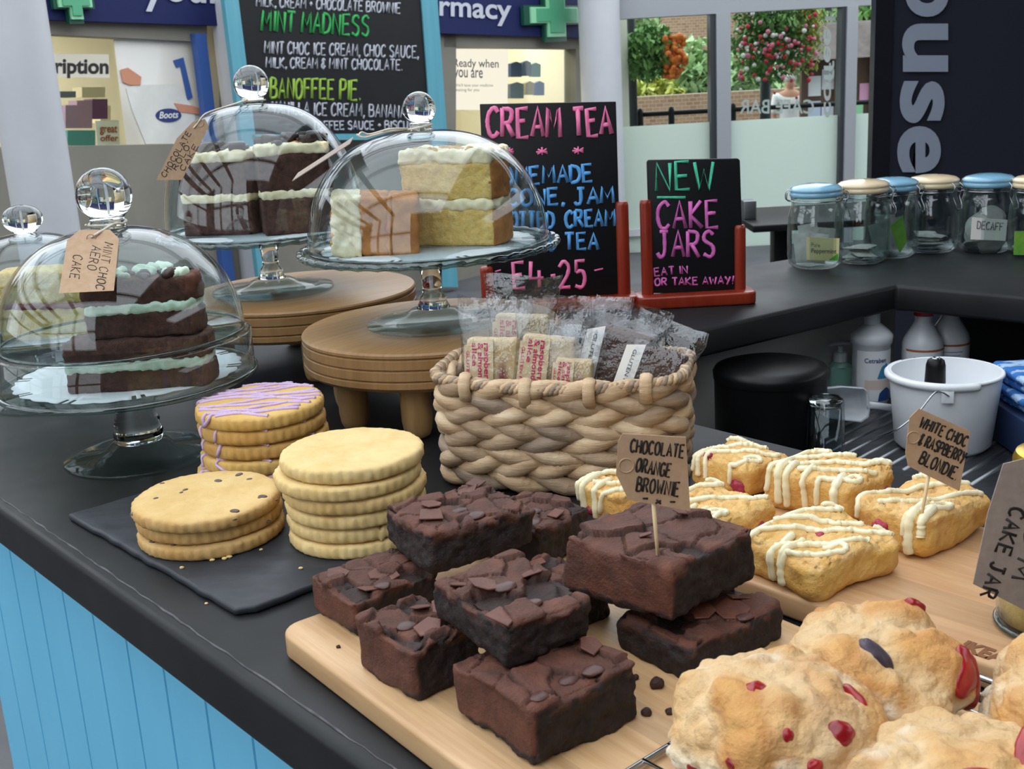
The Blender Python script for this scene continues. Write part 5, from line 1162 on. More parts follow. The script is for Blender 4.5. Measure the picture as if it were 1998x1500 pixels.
card('name_tag', 'grey kraft tag reading cake jar hanging on the gold lidded jar', 'tag', [(1958, 905), (2060, 880), (2085, 1010), (2010, 1196), (1899, 1139), (1928, 1000)], p.y - .034, M_KRAFTG,
     [('CAKE JAR', (1972, 988), (1912, 1160), 30), ('& M', (2003, 1030), (1973, 1125), 30)], .00085, hv=(.93, .30))
# ================================================================ scones on the wire rack
M_SCO = mat('scone', '#c8a06c', '#dcbb8b', scale=30, detail=7, rough=.8, bump=1.0, bscale=130, bdist=.0034, attr={'gold': ('#bb8146', '#cc9a5a', 60), 'pale': ('#dccbaa', '#e8dcc4', 90)})
M_CHERRY = mat('glace_cherry', '#7d0c14', '#a81c22', scale=60, rough=.28, spec=.6); M_RAISIN = mat('raisin', '#2a1f2a', '#4a3f4c', scale=90, rough=.4, bump=.6, bscale=200, bdist=.002)
def scone(label, c, r, h, seed, cherries, raisins, yaw=0, group='fruit scones on the rack', sq=(1, 1)):
    t = thing('scone', label, 'scone', c, yaw, group); rr = random.Random(seed)
    U, Fs = blob(110); q_ = np.hypot(U[:, 0], U[:, 1]); kf = (1 - np.abs(U[:, 2]) ** 3) ** (1 / 3) / np.maximum(np.sqrt(np.maximum(1 - U[:, 2] ** 2, 1e-9)), .02); P = U * np.array([r * sq[0], r * sq[1], h * .5]); P[:, :2] *= np.minimum(kf, 1.6)[:, None] * .94; 
    ct = np.clip(U[:, 2], -1, 1)
    wide = 1 + .10 * (1 - np.abs(ct)) ; P[:, :2] *= wide[:, None]; P[:, 2] = np.where(P[:, 2] < 0, P[:, 2] * .95, P[:, 2])
    P[:, 2] += h * .47
    Nn = U.copy(); S = P + seed * .37
    lump = fbm(S, .055, 2, seed); mid = fbm(S, .022, 3, seed + 2); fine = fbm(S, .007, 3, seed + 4)
    puff = np.abs(fbm(S, .034, 2, seed + 7)) - .22; puff2 = np.abs(fbm(S, .015, 2, seed + 17)) - .2
    top = np.clip(U[:, 2] * 2 + .4, 0, 1)
    P = P + Nn * (.0085 * lump + .0020 * mid + .0100 * puff + (.0056 + .0075 * (1 - top)) * puff2 + (.0018 + .0022 * (1 - top)) * fine)[:, None]
    P[:, 2] = np.maximum(P[:, 2], 0)
    gold = np.clip(-.15 + 2.4 * puff + 1.2 * mid + .9 * lump + .25 * top, 0, 1) * top; pale = np.clip((1 - top) * 1.5 + np.clip(fbm(S, .022, 4, seed + 9) - .2, 0, 1) * 2.4 - .8 * puff, 0, 1)
    mb = MB(); mb.add(P, Fs, gold=gold, pale=pale); mb.build('crumb', M_SCO, t); bv = bvh(P, Fs)
    def put(nm, m_, dx, dy, dz, s_, sh):
        d = Vector((dx, dy, dz)).normalized(); hit = bv.ray_cast(Vector((0, 0, h * .45)) + d * .3, -d)
        if not hit[0]: return
        loc, no = hit[0], hit[1]; V, F_ = blob(9); V = V * s_; V = V * (1 + .22 * fbm(V + dx, s_ * .8, 2, seed + int(s_ * 9999)))[:, None]
        q = no.to_track_quat('Z', 'Y').to_matrix() @ Matrix.Rotation(dx * 3, 3, 'Z'); mb = MB(); mb.add([loc - no * s_ * .55 * sh[2] + q @ Vector((v[0] * sh[0], v[1] * sh[1], v[2] * sh[2])) for v in V], F_); mb.build(nm, m_, t)
    for a in cherries: put('cherry', M_CHERRY, *a)
    for a in raisins: put('raisin', M_RAISIN, *a)
    return t
ZR = .0245
def sc(px, py, z): p = at(px, py, z + .027); return V2(p.x, p.y, z)
scone('front scone with small red cherries closest to the brownie board', sc(1512, 1430, ZR), .049, .060, 301, ((-.25, -.35, .75, .0055, (1.3, .8, .5)), (.35, -.75, .45, .0065, (.9, 1, .6)), (.62, -.3, .55, .0055, (1.5, .5, .5)), (.1, -.9, .25, .004, (1, 1, .5)), (-.6, -.85, .25, .003, (1, 1, .5)), (-.1, -.9, .55, .003, (1, 1, .5)), (.45, -.9, .05, .0035, (1, 1, .5)), (-.95, -.5, -.05, .003, (1, 1, .5))), ())
scone('rear scone with a raisin on top and a big split cherry at its right', sc(1697, 1346, ZR), .0440, .061, 302, ((.95, -.28, .22, .0115, (.8, 1.3, .6)), (.55, .45, .62, .0075, (1.3, .8, .6)), (-.95, -.05, -.05, .0065, (.8, 1, .6)), (.32, -.9, .05, .006, (1.3, .7, .5)), (.78, -.45, .40, .0105, (.8, 1.2, .45))), ((-.05, -.45, .68, .0085, (.7, 1.3, .5)),), yaw=.0)
scone('pale torn sided scone cut off by the right edge', sc(2165, 1425, ZR), .050, .066, 303, ((.2, -.8, .5, .005, (1, 1, .5)),), ())
scone('flat topped scone in the bottom right corner', sc(1888, 1580, ZR - .003), .056, .060, 304, ((.45, -.2, .75, .0085, (1.8, .6, .4)), (-.05, -.55, .75, .007, (1.6, .7, .4))), ())
M_WIRE = mat('chrome_wire', '#b9bcc0', rough=.15, metal=1.0)
rk = thing('cooling_rack', 'chrome wire cooling rack under the scones', 'cooling rack', (0, 0, 0))
ra = at(1236, 1496, .022); rb2 = at(1312, 1448, .022); re = V2(.76, .65); rn = V2(.65, -.76)
ra = V2(ra.x, ra.y, .0215); o = ra - re * .03
mb = MB(); P = []; LX, LY, rr0 = .226, .26, .018
for cx, cy, a0 in ((LX - rr0, LY - rr0, 0), (rr0, LY - rr0, math.pi / 2), (rr0, rr0, math.pi), (LX - rr0, rr0, -math.pi / 2)):
    for k in range(7): a = a0 + math.pi / 2 * k / 6; P.append(o + re * (cx + rr0 * math.cos(a)) + rn * (cy + rr0 * math.sin(a)))
mb.tube(P, .0018, 8, closed=True); mb.build('outer_wire', M_WIRE, rk)
for k in range(11): mb = MB(); x = .018 + k * .019; mb.tube([o + re * x + V2(0, 0, .0012), o + re * x + rn * LY + V2(0, 0, .0012)], .0010, 6); mb.build('cross_wire', M_WIRE, rk)
# ================================================================ chalkboards in red wooden stands
M_REDW = wood('red_stained_wood', '#7c2415', '#95331d', grain=(60, 60, 8), rough=.28)
M_CPK = mat('chalk_pink', '#ff8cbc', '#f676ac', scale=60, rough=.8); M_CBL = mat('chalk_blue', '#68b4f4', '#559fe2', scale=60, rough=.8); M_CTQ = mat('chalk_mint', '#56dcae', '#3cae86', scale=50, rough=.8); M_CMG = mat('chalk_magenta', '#ee7ccd', '#cf5fb2', scale=50, rough=.8)
def chalkboard(label, Y, corners, posts, base, texts):
    f = lambda a, b: aty(a, b, Y); bl_ = f(base[0], base[3]); br_ = f(base[1], base[3]); o = V2((bl_.x + br_.x) / 2, Y, 0); t = thing('chalkboard', label, 'chalkboard', o)
    mb = MB(); mb.prism([f(*q) - o for q in corners], (0, .006, 0), r=.0012, seg=2); bd_ = mb.build('board', M_BOARD, t, auto=40)
    for (px, ytop, ybot, r) in posts:
        a = f(px, ytop) - o; b = f(px + (ybot - ytop) * .045, ybot) - o; h = a.z; mb = MB(); mb.lathe([(0, .016), (r, .016), (r, h - .006), (r * .93, h - .002), (r * .75, h), (0, h)], 24, (a.x, .003, 0)); mb.build('post', M_REDW, t, auto=50)
    hw = (br_.x - bl_.x) / 2; P = []
    for cx, cy, a0 in ((hw - .012, .016, 0), (-hw + .012, .016, math.pi / 2), (-hw + .012, -.016, math.pi), (hw - .012, -.016, -math.pi / 2)):
        for k in range(6): a = a0 + math.pi / 2 * k / 5; P.append((cx + .012 * math.cos(a), cy + .012 * math.sin(a), .0002))
    mb = MB(); mb.prism(P, (0, 0, .019), r=.003, seg=3); mb.build('base', M_REDW, t, auto=40)
    for m_, r, lines in texts:
        lt = MB()
        for tx, a, b, h in lines: write(lt, tx, a, b, h, f, r, lift=V2(0, -.0006) - o, jit=.3, fl=((0, 1, 0), .4))
        lt.build('lettering', m_, t)
    return t
chalkboard('tall chalkboard reading cream tea behind the lemon cake', 1.75, [(936, 203), (1202, 198), (1213, 584), (953, 588)], [(949, 520, 575, .0105), (1213, 393, 580, .0102)], (932, 1242, 575, 603),
    [(M_CPK, .0034, [('CREAM', (952, 268), (1094, 266), 56), ('TEA', (1120, 266), (1194, 262), 52)]), (M_CPK, .0012, [('*', (986, 308), (1004, 307), 24), ('*', (1049, 308), (1069, 307), 24), ('*', (1120, 306), (1140, 305), 24), ('- ', (967, 539), (990, 535), 20), ('- ', (1160, 537), (1195, 532), 20)]),
     (M_CPK, .0029, [('E', (1003, 562), (1024, 561), 50), ('4', (1036, 560), (1062, 559), 50), ('-', (1074, 543), (1084, 542), 10), ('25', (1092, 562), (1142, 560), 52)]),
     (M_CBL, .0027, [('HOMEMADE', (958, 362), (1156, 354), 33), ('SCONE, JAM', (966, 402), (1198, 396), 31), ('CLOTTED', (962, 446), (1080, 444), 31), ('CREAM', (1104, 443), (1199, 440), 31), ('& TEA', (1070, 488), (1168, 486), 31)])])
chalkboard('small chalkboard reading new cake jars beside the tea jars', 1.735, [(1262, 316), (1265, 312), (1440, 309), (1444, 313), (1452, 572), (1270, 572)], [(1260, 390, 572, .0092), (1444, 439, 570, .0090)], (1240, 1470, 566, 597),
    [(M_CTQ, .0027, [('NEW', (1282, 372), (1392, 370), 54)]), (M_CTQ, .0020, [('~ ', (1280, 386), (1410, 387), 2)]), (M_CMG, .0029, [('CAKE', (1284, 446), (1400, 444), 52), ('JARS', (1282, 502), (1392, 500), 50)]),
     (M_CMG, .0014, [('EAT IN', (1278, 538), (1342, 533), 15), ('OR TAKE AWAY!', (1278, 557), (1432, 553), 14)])])
# ================================================================ tea jars
M_LIDB = mat('blue_glaze', '#7fb0cb', '#86b6d0', scale=6, rough=.18, coat=.4); M_LIDC = mat('cream_glaze', '#e6d3b0', '#dcc7a0', scale=6, rough=.18, coat=.4)
M_CLIP = mat('clip_wire', '#b4b7ba', rough=.2, metal=1.0); M_TBAG = mat('tea_bag_paper', '#d4d2ce', '#bfbcb6', scale=60, rough=.9, bump=.3); M_TYEL = mat('yellow_sachet', '#e8d765', '#f2eec4', scale=14, stretch=(.2, .2, 1), rough=.5); M_TGRN = mat('green_sachet', '#4f9a3c', '#8cb83f', scale=30, rough=.5)
G_JAR = thin_glass('jar_glass', '#eef3f3', gain=1.3, base=.02, bump=.15, bscale=30)
def tea_jar(label, px, py, r, h, lidm, clip_a):
    p = at(px, py, 0); t = thing('tea_jar', label, 'jar', V2(p.x, p.y, .0003), 0, 'clip top tea jars')
    k = h / .141; mb = MB(); o_ = [(0, .002), (r * .55, .001), (r * .80, .0005), (r * .95, .008), (r, .022), (r * 1.0, .060 * k), (r * .985, .085 * k), (r * .9, .100 * k), (r * .86, .105 * k), (r * .87, .112 * k), (r * .9, .117 * k)]
    mb.lathe(o_ + [(max(a - .0025, 0), b + (.003 if b < .01 else 0)) for a, b in reversed(o_)], 48); mb.build('glass_body', G_JAR, t)
    mb = MB(); z = .118 * k; mb.lathe([(0, z), (r * .88, z), (r * .93, z + .002), (r * .95, z + .006), (r * .91, z + .0085), (r * .91, z + .0095), (r * .94, z + .011), (r * .93, z + .0145), (r * .8, z + .0185), (r * .5, z + .0215), (0, z + .0225)], 48); mb.build('lid', lidm, t, auto=60)
    mb = MB(); zz = z - .006; ring = [(r * .9 * math.cos(a), r * .9 * math.sin(a), zz) for a in np.linspace(0, 6.283, 40, endpoint=False)]; mb.tube(ring, .0011, 6, closed=True)
    ca, sa = math.cos(clip_a), math.sin(clip_a)
    def q(rad, tang, zz_): return (rad * ca - tang * sa, rad * sa + tang * ca, zz_)
    for s_ in (-1, 1):
        mb.tube(smooth_path([q(r * .90, s_ * .010, zz), q(r * 1.08, s_ * .012, zz + .001), q(r * 1.12, s_ * .011, zz + .010), q(r * .98, s_ * .010, z + .010)], 4), .0010, 6)
        mb.tube(smooth_path([q(r * 1.10, s_ * .011, zz + .003), q(r * 1.03, s_ * .009, zz - .008), q(r * 1.16, s_ * .008, zz - .022), q(r * 1.18, s_ * .007, zz - .030)], 4), .0010, 6)
        mb.tube(smooth_path([q(-r * .90, s_ * .008, zz), q(-r * 1.06, s_ * .008, zz + .003), q(-r * 1.04, s_ * .008, z + .010), q(-r * .9, s_ * .008, z + .012)], 4), .0010, 6)
    mb.tube([q(r * 1.18, -.007, zz - .030), q(r * 1.18, .007, zz - .030)], .0010, 6); mb.tube([q(r * 1.12, -.011, zz + .009), q(r * 1.12, .011, zz + .009)], .0009, 6)
    mb.build('wire_clip', M_CLIP, t); return t, p
JR = .0475
jars = [('tea jar with blue lid nearest the chalkboard holding peppermint sachets', 1590, 520, M_LIDB, -.1, .146), ('cream lidded tea jar second from the chalkboard nearly empty of bags', 1680, 510, M_LIDC, -.5, .146), ('blue lidded tea jar between two cream lidded ones with a green sachet', 1737, 499, M_LIDB, -.7, .141), ('cream lidded tea jar with a few loose white tea bags at its bottom', 1816, 489, M_LIDC, -1.0, .138), ('blue lidded tea jar full of round bags with a handwritten card', 1922, 489, M_LIDB, -1.0, .138), ('cream lidded tea jar cut off by the right edge of the frame', 2020, 494, M_LIDC, -1.2, .138)]
JP = [tea_jar(l, x, y, JR, h, m_, a)[1] for l, x, y, m_, a, h in jars]
def flatbag(name, label, cat, c, w_, h_, rot, m_, group=None, puff=.003, round_=False):
    V = []; n = 12
    for sgn in (1, -1):
        for i in range(n + 1):
            for j in range(n + 1):
                u, v = i / n * 2 - 1, j / n * 2 - 1
                if round_: u, v = u * math.sqrt(1 - v * v / 2), v * math.sqrt(1 - u * u / 2)
                e = max(0, (1 - u * u) * (1 - v * v)); V.append((u * w_ / 2, sgn * (puff * e ** .6 + .0003), v * h_ / 2))
    V = np.array(V); V[:, 1] += .0012 * fbm(V + c.x * 9, .012, 2, int(c.x * 999) % 97); m1 = (n + 1) ** 2; Fs = []
    for i in range(n):
        for j in range(n):
            a = i * (n + 1) + j; Fs.append((a, a + 1, a + n + 2, a + n + 1)); Fs.append((m1 + a, m1 + a + n + 1, m1 + a + n + 2, m1 + a + 1))
    mb = MB(); mb.add(V, Fs); o = mb.build(name, m_); o.location = c; o.rotation_euler = rot; tag(o, label, cat, group); return o
rr = random.Random(4)
jn = ['the peppermint jar', 'the second jar from the chalkboard', 'the blue lidded jar with a green sachet', 'the nearly empty cream lidded jar', 'the jar of round bags', 'the jar at the right edge']
for j, n in ((0, 5), (1, 4), (2, 3), (3, 5), (4, 9)):
    for k in range(n):
        x, y = rr.uniform(-.012, .012), rr.uniform(-.014, .014); c = JP[j]
        if j in (0, 2): c = c + V2((-.018, .012, -.004, .0, .016)[k], (.004, .018, .024, -.012, -.004)[k], .034 + .006 * (k % 3)); rot = (rr.uniform(-.25, .1), rr.uniform(-.2, .2), rr.uniform(-.4, .4)); w_, h_ = .034, .052
        elif j == 4: c = c + V2((-.016, .014, -.01, .012, 0, -.02, .018, .0, .006)[k], (.0, .004, .016, -.014, .02, -.012, .014, -.02, .0)[k], (.014, .018, .028, .030, .046, .046, .054, .016, .060)[k]); rot = (rr.uniform(.7, 1.4) if k in (0, 1, 7) else rr.uniform(-.3, .6), rr.uniform(-.3, .3), rr.uniform(-.8, .8)); w_ = h_ = .044
        else: c = c + V2(x, y, .010 + .0055 * k); rot = (math.pi / 2 + rr.uniform(-.12, .12), rr.uniform(-.1, .1), rr.uniform(-1, 1)); w_, h_ = .038, .044
        flatbag('tea_bag', 'white tea bag inside ' + jn[j], 'tea bag', c, w_, h_, rot, M_TBAG, 'tea bags in ' + jn[j], round_=j == 4)
def sachet(label, j, px, wpx, m_, lines, band=None):
    Y = JP[j].y - .040; f = lambda a, b: aty(a, b, Y); o = f(px[0][0], px[0][1]); t = thing('tea_sachet', label, 'tea sachet', o)
    mb = MB(); mb.prism([f(*q) - o for q in px], (0, .0012, 0)); mb.build('envelope', m_, t, smooth=False)
    if lines:
        lt = MB()
        for tx, x0, x1, yb, h, b_ in lines: put_print(lt, tx, lambda u, v: f(x0 + (x1 - x0) * u, yb + 1.5 * u - h * v) - o + V2(0, -.0004), b_)
        lt.build('lettering', M_GINK, t, smooth=False)
    if band: mb = MB(); mb.prism([f(*q) - o + V2(0, -.0004) for q in band], (0, .0003, 0)); mb.build('leaf_print', M_GREEN, t, smooth=False)
    return t
sachet('yellow and white peppermint tea sachet against the glass of the first jar', 0, [(1574, 463), (1638, 465), (1636, 509), (1574, 507)], 0, M_TYEL, [('Pure', 1583, 1600, 481, 8, .0), ('Peppermint', 1583, 1632, 493, 8.5, .01)], [(1616, 508), (1635, 494), (1636, 508)])
sachet('green tea sachet leaning in the blue lidded jar between the cream ones', 2, [(1738, 440), (1762, 420), (1770, 470), (1756, 494), (1748, 478)], 0, M_TGRN, None)
sachet('handwritten decaf card among the round bags', 4, [(1897, 424), (1966, 429), (1962, 470), (1894, 467)], 0, M_LWHITE, None)
t = bpy.data.objects['tea_sachet.002']; lt = MB(); Y = JP[4].y - .040; write(lt, 'DECAFF', (1906, 446), (1956, 450), 15, lambda a, b: aty(a, b, Y), .0007, lift=V2(0, -.0006) - t.location); lt.build('lettering', M_GINK, t)
sachet('green and yellow tea sachet in the jar at the right edge', 5, [(1980, 451), (2012, 451), (2012, 498), (1978, 497)], 0, M_TGRN, None)
# ================================================================ on the drainer behind the counter
ZD = -.1974
M_PWHITE = mat('white_plastic', '#d9dde2', '#ced3d9', scale=8, rough=.32); M_BKT = mat('white_bucket_plastic', '#eff2f5', '#e6eaef', scale=9, rough=.4); M_MINTP = mat('mint_plastic', '#8fc4b2', rough=.35)
M_LBL = mat('pale_label', '#e8ebef', rough=.5); M_NAVI = mat('navy_print', '#27457f', rough=.5); M_TEALI = mat('teal_print', '#3f8fb8', rough=.5); M_ORG = mat('brown_print', '#a8613a', rough=.5); M_REDC = mat('red_cap', '#b41f2a', rough=.35); M_PEACH = mat('peach_label', '#d8c8bd', rough=.6)
def cyl(mb, r, a0, h0, txt=None, w_=1, hh=.01, bold=.01):
    put_print(mb, txt, lambda u, v: Vector((r * math.sin(a0 + (u - .5) * w_ / r), -r * math.cos(a0 + (u - .5) * w_ / r), h0 + hh * v)), bold)
def cylpatch(mb, r, a0, a1, z0, z1, n=16, top=None):
    V = []; Fs = []
    for i in range(n + 1):
        a = a0 + (a1 - a0) * i / n; zt_ = top(i / n) if top else z1
        V += [(r * math.sin(a), -r * math.cos(a), z0), (r * math.sin(a), -r * math.cos(a), zt_)]
    Fs = [(2 * i, 2 * i + 2, 2 * i + 3, 2 * i + 1) for i in range(n)]; mb.add(V, Fs)
# bucket
bc_ = at(1838, 866, ZD); Yb = bc_.y; rim_z = aty(1843, 722, Yb).z - ZD
bu = thing('bucket', 'white plastic bucket with a thin wire handle on the drainer', 'bucket', V2(bc_.x, bc_.y, ZD))
rb_, rt_ = .0665, .0775; mb = MB(); mb.lathe([(0, 0), (rb_ - .006, 0), (rb_, .006), (rt_ - .001, rim_z - .010), (rt_ - .001, rim_z), (rt_ - .0035, rim_z), (rb_ - .0025, .008), (rb_ - .008, .003), (0, .003)], 72); mb.build('body', M_BKT, bu, auto=50)
mb = MB(); n = 96; A0, A1 = math.radians(95), math.radians(300); mb.tube([(rt_ * math.cos(a), rt_ * math.sin(a), rim_z - .002) for a in np.linspace(0, 6.283, 96, endpoint=False)], .0024, 8, closed=True)
mb.tube([((rt_ + .001) * math.cos(a), (rt_ + .001) * math.sin(a), rim_z - .005) for a in np.linspace(math.radians(120), math.radians(283), 50)], .0052, 8, flat=((0, 0, 1), 1.1)); mb.build('rim', M_BKT, bu)
la = math.radians(252); lp = Vector(((rt_ + .002) * math.cos(la), (rt_ + .002) * math.sin(la), rim_z - .018))
mb = MB(); mb.rbox((-.008, -.003, -.008), (.008, .003, .010), .001, 2, M=Matrix.Translation(lp) @ Matrix.Rotation(la + math.pi / 2, 4, 'Z')); mb.build('lug', M_BKT, bu, auto=40)
mb = MB(); W_ = lambda x, y, yy: aty(x, y, yy) - V2(bc_.x, bc_.y, ZD)
mb.tube(smooth_path([lp + V2(0, -.004, .003), W_(1826, 765, Yb - .086), W_(1790, 806, Yb - .095), W_(1750, 838, Yb - .10), W_(1720, 850, Yb - .07), W_(1700, 858, Yb - .02)], 6), .0012, 8); mb.build('wire_handle', M_CLIP, bu)
ph = thing('tamper', 'black handled tool standing in the white bucket', 'tamper', V2(bc_.x - .018, bc_.y - .01, ZD + .0035))
hz = aty(1812, 704, Yb - .01).z - ZD; mb = MB(); mb.lathe([(0, 0), (.012, 0), (.0115, hz * .6), (.0145, hz - .035), (.0135, hz - .01), (.0115, hz - .003), (.007, hz), (0, hz)], 28); mb.build('handle', M_BLACK, ph)
mb = MB(); mb.lathe([(.003, hz - .0002), (.004, hz + .001), (.0055, hz + .001), (.006, hz - .0002)], 20, cap=False); mb.build('end_mark', M_CLIP, ph)
# bin
bn_ = V2(.372, 1.600, ZD); hb_ = aty(1480, 718, 1.60).z - ZD; t = thing('lidded_bin', 'squat black bin with a hinged lid under the worktop edge', 'bin', bn_)
r = .081; mb = MB(); mb.lathe([(0, 0), (r * .96, 0), (r * .97, .004), (r * .985, hb_ - .014), (0, hb_ - .014)], 64); mb.build('body', M_BLACK, t, auto=40)
mb = MB(); mb.lathe([(0, hb_ - .0138), (r, hb_ - .0138), (r + .001, hb_ - .004), (r * .97, hb_ + .002), (r * .8, hb_ + .006), (0, hb_ + .009)], 64); mb.build('lid', M_BLACK, t, auto=50)
# upturned glass
p = at(1609, 914, ZD); hg = aty(1605, 776, p.y).z - ZD; t = thing('drinking_glass', 'upturned drinking glass drying beside the bin', 'glass', V2(p.x, p.y, ZD))
mb = MB(); mb.lathe([(.027, 0), (.0275, .001), (.0245, hg - .003), (.022, hg), (0, hg - .001), (0, hg - .012), (.021, hg - .014), (.0255, .001)], 48, cap=False); mb.build('tumbler', thin_glass('tumbler_glass', '#e2e8ea', gain=1.6, base=.03), t)
mb = MB(); mb.lathe([(0, hg - .011), (.0208, hg - .0115), (.0225, hg - .007), (.0222, hg - .001), (.018, hg + .0008), (0, hg - .0004)], 40); mb.build('thick_base', G_SOLID, t)
# scoop
sp = aty(1650, 800, 1.69); t = thing('scoop', 'translucent white plastic scoop lying behind the upturned glass', 'scoop', V2(sp.x, 1.69, ZD)); f = lambda a, b: aty(a, b, 1.69) - V2(sp.x, 1.69, ZD)
n = 20; V = []; Fs = []; ol = [(1600, 768), (1606, 758), (1640, 754), (1684, 757), (1692, 764), (1696, 798), (1694, 812), (1680, 822), (1640, 818), (1604, 812)]
cx_, cy_ = 1650, 788
rings = ((1.0, 0.0), (.985, -.003), (.95, .004), (.9, .016), (.75, .024), (.4, .027)); m_ = len(ol)
for k, (s_, d) in enumerate(rings):
    for x, y in ol: V.append(f(cx_ + (x - cx_) * s_, cy_ + (y - cy_) * s_) + V2(0, d))
for k in range(len(rings) - 1):
    for j in range(m_): Fs.append((k * m_ + j, k * m_ + (j + 1) % m_, (k + 1) * m_ + (j + 1) % m_, (k + 1) * m_ + j))
Fs.append(tuple((len(rings) - 1) * m_ + j for j in range(m_)))
mb = MB(); mb.add(V, Fs); o = mb.build('bowl', M_PWHITE, t); md = o.modifiers.new('thick', 'SOLIDIFY'); md.thickness = .0015
mb = MB(); mb.tube([f(1693, 790), f(1712, 792), f(1748, 797)], [.006, .0055, .006], 10, flat=((0, 1, 0), .5)); mb.build('handle', M_PWHITE, t)
# bottles
p = at(1697, 783, ZD); t = thing('cream_bottle', 'big white pump bottle with blue leaf print below the worktop', 'bottle', V2(p.x, p.y, ZD)); r = .030
mb = MB(); mb.lathe([(0, 0), (r * .92, 0), (r, .004), (r, .098), (r * 1.1, .101), (r * 1.12, .113), (r * 1.02, .117), (r * .9, .121), (r * .55, .130), (r * .42, .132), (r * .42, .150), (0, .1505)], 48); mb.build('body', M_PWHITE, t, auto=50)
mb = MB(); cylpatch(mb, r + .0004, -1.1, 1.15, .008, .092, 24); lb = mb.build('label', M_LBL, t)
tx = MB(); cyl(tx, r + .0008, -.05, .073, 'Cetraben', .036, .0075, .02); tx.build('lettering', M_NAVI, lb, smooth=False)
mb = MB(); cylpatch(mb, r + .0009, .05, .62, .046, .07, 14, top=lambda q: .048 + .020 * math.sin(q * 2.6)); cylpatch(mb, r + .0009, .35, .75, .060, .07, 10, top=lambda q: .061 + .010 * math.sin(q * 3.1)); mb.build('leaf_print', M_TEALI, lb)
mb = MB(); cylpatch(mb, r + .0011, .1, 1.1, .0085, .026, 14, top=lambda q: .0085 + .018 * (min(q, 1 - q) * 4) ** .3); mb.build('drop_print', M_NAVI, lb)
mb = MB(); cylpatch(mb, r + .0007, -.6, 1.1, .028, .044, 14); mb.build('price_label', M_PEACH, lb)
p = at(1638, 768, ZD); t = thing('soap_dispenser', 'small mint green soap pump bottle below the worktop', 'soap dispenser', V2(p.x, p.y, ZD))
mb = MB(); mb.rbox((-.019, -.013, 0), (.019, .013, .052), .006, 4); mb.lathe([(.017, .049), (.0145, .055), (.011, .058), (0, .058)], 32); mb.build('body', M_MINTP, t, auto=60)
mb = MB(); mb.lathe([(0, .056), (.0115, .056), (.0115, .071), (.010, .073), (.0045, .074), (.0045, .084), (0, .084)], 32); mb.build('collar', M_PWHITE, t, auto=50)
mb = MB(); mb.tube([(.016, 0, .0875), (0, 0, .0885), (-.012, 0, .088), (-.021, 0, .085)], [.0055, .0062, .005, .0032], 10, flat=((0, 0, 1), .65)); mb.build('nozzle', M_PWHITE, t)
for lb_, px, py, cap, dx in (('white sanitiser bottle with a red cap behind the bucket', 1796, 772, True, 0), ('second white sanitiser bottle partly hidden behind the red capped one', 1847, 760, False, .0)):
    p = at(px, py, ZD); t = thing('sanitiser_bottle', lb_, 'bottle', V2(p.x, p.y, ZD), 0, 'sanitiser bottles'); r = .0325
    mb = MB(); mb.lathe([(0, 0), (r * .95, 0), (r, .004), (r, .09), (r * .93, .099), (r * .5, .122), (r * .42, .127), (r * .42, .137), (0, .1375)], 48); mb.build('body', M_PWHITE, t, auto=60)
    mb = MB(); cylpatch(mb, r + .0004, -1.2, 1.2, .01, .082, 24); l2 = mb.build('label', M_LBL, t)
    mb = MB(); cylpatch(mb, r + .0008, -1.2, 1.2, .082, .0855, 24); mb.build('label_band', M_ORG, l2)
    tx = MB()
    for k in range(6): cylpatch(tx, r + .0009, -.75, .35 - .12 * (k % 3), .072 - k * .006, .0736 - k * .006, 12)
    tx.build('small_print', mat('small_print', '#8d97b5', rough=.6), l2, smooth=False)
    mb = MB(); mb.lathe([(0, .1372), (.0155, .1372), (.0155, .149), (.0145, .1505), (0, .1505)] if cap else [(0, .1372), (.013, .1372), (.012, .147), (0, .1475)], 32); mb.build('cap', M_REDC if cap else M_PWHITE, t, auto=50)
# folded cloths on a navy box
M_CLOTH = mat('blue_check_cloth', '#2f6fb8', '#a9c6e4', scale=42, stretch=(.5, 1, 2.2), lo=.5, hi=.56, rough=.9, bump=.4, bscale=300); M_NBOX = mat('navy_box', '#1e2f52', rough=.6)
p = aty(1946, 800, 1.56); mb = MB(); mb.rbox((p.x + .012, 1.50, ZD), (p.x + .17, 1.66, p.z), .003, 2); o = mb.build('navy_box', M_NBOX, auto=40); tag(o, 'dark navy box beside the bucket under the folded cloths', 'box')
zc = p.z + .0004
for k in range(4):
    P, N, Fs = slab(.13, .12, .0125, .006, .004); P = P + N * (.0012 * fbm(P + k, .02, 3, k))[:, None]; P[:, 2] = np.maximum(P[:, 2], 0); mb = MB(); mb.add(P, Fs); o = mb.build('folded_cloth', M_CLOTH); o.location = (p.x + .085 + (.003, -.004, .004, 0)[k], 1.575, zc + k * .0133); o.rotation_euler.z = (.05, -.03, .06, .0)[k]
    tag(o, ['blue and white folded cloth at the bottom of the stack', 'second blue and white folded cloth from the bottom', 'third blue and white folded cloth from the bottom', 'topmost blue and white folded cloth beside the bucket'][k], 'cloth', 'folded blue cloths')
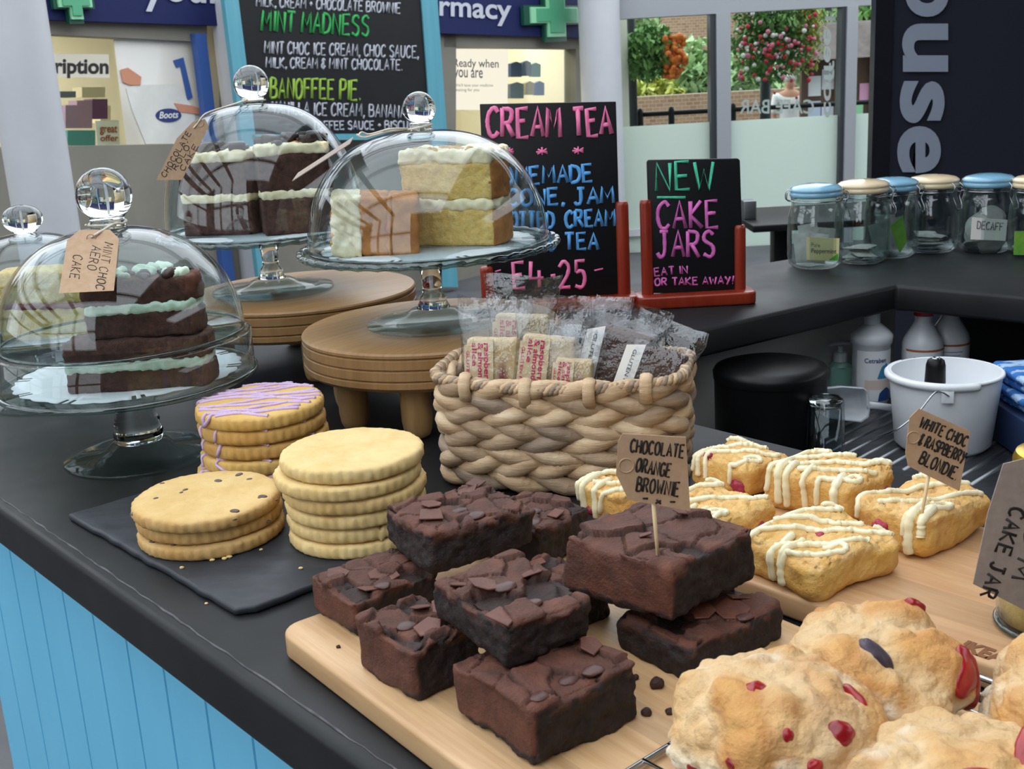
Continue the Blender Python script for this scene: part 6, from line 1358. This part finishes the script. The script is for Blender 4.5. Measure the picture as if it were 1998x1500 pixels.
# ================================================================ the passer-by
def skinmesh(name, joints, edges, radii, m_, parent, sub=2):
    me = bpy.data.meshes.new(name); me.from_pydata(joints, edges, []); o = bpy.data.objects.new(name, me); COL.objects.link(o); o.parent = parent; me.materials.append(m_)
    sk = o.modifiers.new('skin', 'SKIN'); sk.use_smooth_shade = True
    for i, r in enumerate(radii): me.skin_vertices[0].data[i].radius = (r, r) if isinstance(r, float) else r
    me.skin_vertices[0].data[0].use_root = True
    s_ = o.modifiers.new('sub', 'SUBSURF'); s_.levels = sub; s_.render_levels = sub; return o
pp = aty(1541, 166, 12.85); hs_ = pp.z + 1.1 + .12
pe_ = thing('person', 'person in a white shirt walking past outside seen from behind', 'person', (pp.x, 12.85, -1.1)); s_ = hs_ / 1.72
J = [(0, 0, .95), (0, 0, 1.1), (0, 0, 1.28), (0, 0, 1.42), (0, -.01, 1.50), (0, -.02, 1.56), (0, -.02, 1.64), (-.19, 0, 1.40), (-.24, .02, 1.13), (-.22, -.06, .9), (.19, 0, 1.40), (.24, .02, 1.13), (.22, -.06, .9), (-.09, 0, .9), (-.10, -.03, .5), (-.10, .03, .08), (-.10, -.12, .03), (.09, 0, .9), (.10, .05, .5), (.10, .10, .08), (.10, -.05, .03), (-.21, -.09, .82), (.21, -.09, .82)]
E_ = [(0, 1), (1, 2), (2, 3), (3, 4), (4, 5), (5, 6), (3, 7), (7, 8), (8, 9), (3, 10), (10, 11), (11, 12), (0, 13), (13, 14), (14, 15), (15, 16), (0, 17), (17, 18), (18, 19), (19, 20), (9, 21), (12, 22)]
RA = [(.15, .11), (.14, .10), (.16, .11), (.13, .09), .055, .075, .085, .06, .045, .035, .06, .045, .035, .085, .06, .042, .035, .085, .06, .042, .035, .03, .03]
RA = [(a * s_, b * s_) if isinstance(a, float) and isinstance(b, float) else a for a, b in [(q if isinstance(q, tuple) else (q, q)) for q in RA]]
M_SKIN = mat('skin', '#c58f74', rough=.6); M_SHIRT = mat('white_shirt', '#e9e6e4', rough=.9); M_TROU = mat('grey_trousers', '#55585f', rough=.9)
skinmesh('body', [tuple(c * s_ for c in j) for j in J], E_, RA, M_SKIN, pe_)
K = [0, 1, 2, 3, 7, 8, 10, 11]; ix = {k: i for i, k in enumerate(K)}
skinmesh('shirt', [tuple(c * s_ for c in J[k]) for k in K], [(ix[a], ix[b]) for a, b in E_ if a in ix and b in ix], [(RA[k][0] + .018, RA[k][1] + .018) for k in K], M_SHIRT, pe_)
K = [0, 13, 14, 15, 17, 18, 19]; ix = {k: i for i, k in enumerate(K)}
skinmesh('trousers', [tuple(c * s_ for c in J[k]) for k in K], [(ix[a], ix[b]) for a, b in E_ if a in ix and b in ix], [(RA[k][0] + .016, RA[k][1] + .016) for k in K], M_TROU, pe_)
U, F_ = blob(8); mb = MB(); mb.add([((u[0] * .088) * s_, (-.03 + u[1] * .098 + .012) * s_, (1.655 + u[2] * .075) * s_) for u in U if True], F_); mb.build('hair', mat('grey_hair', '#b9b2ac', rough=.8), pe_)
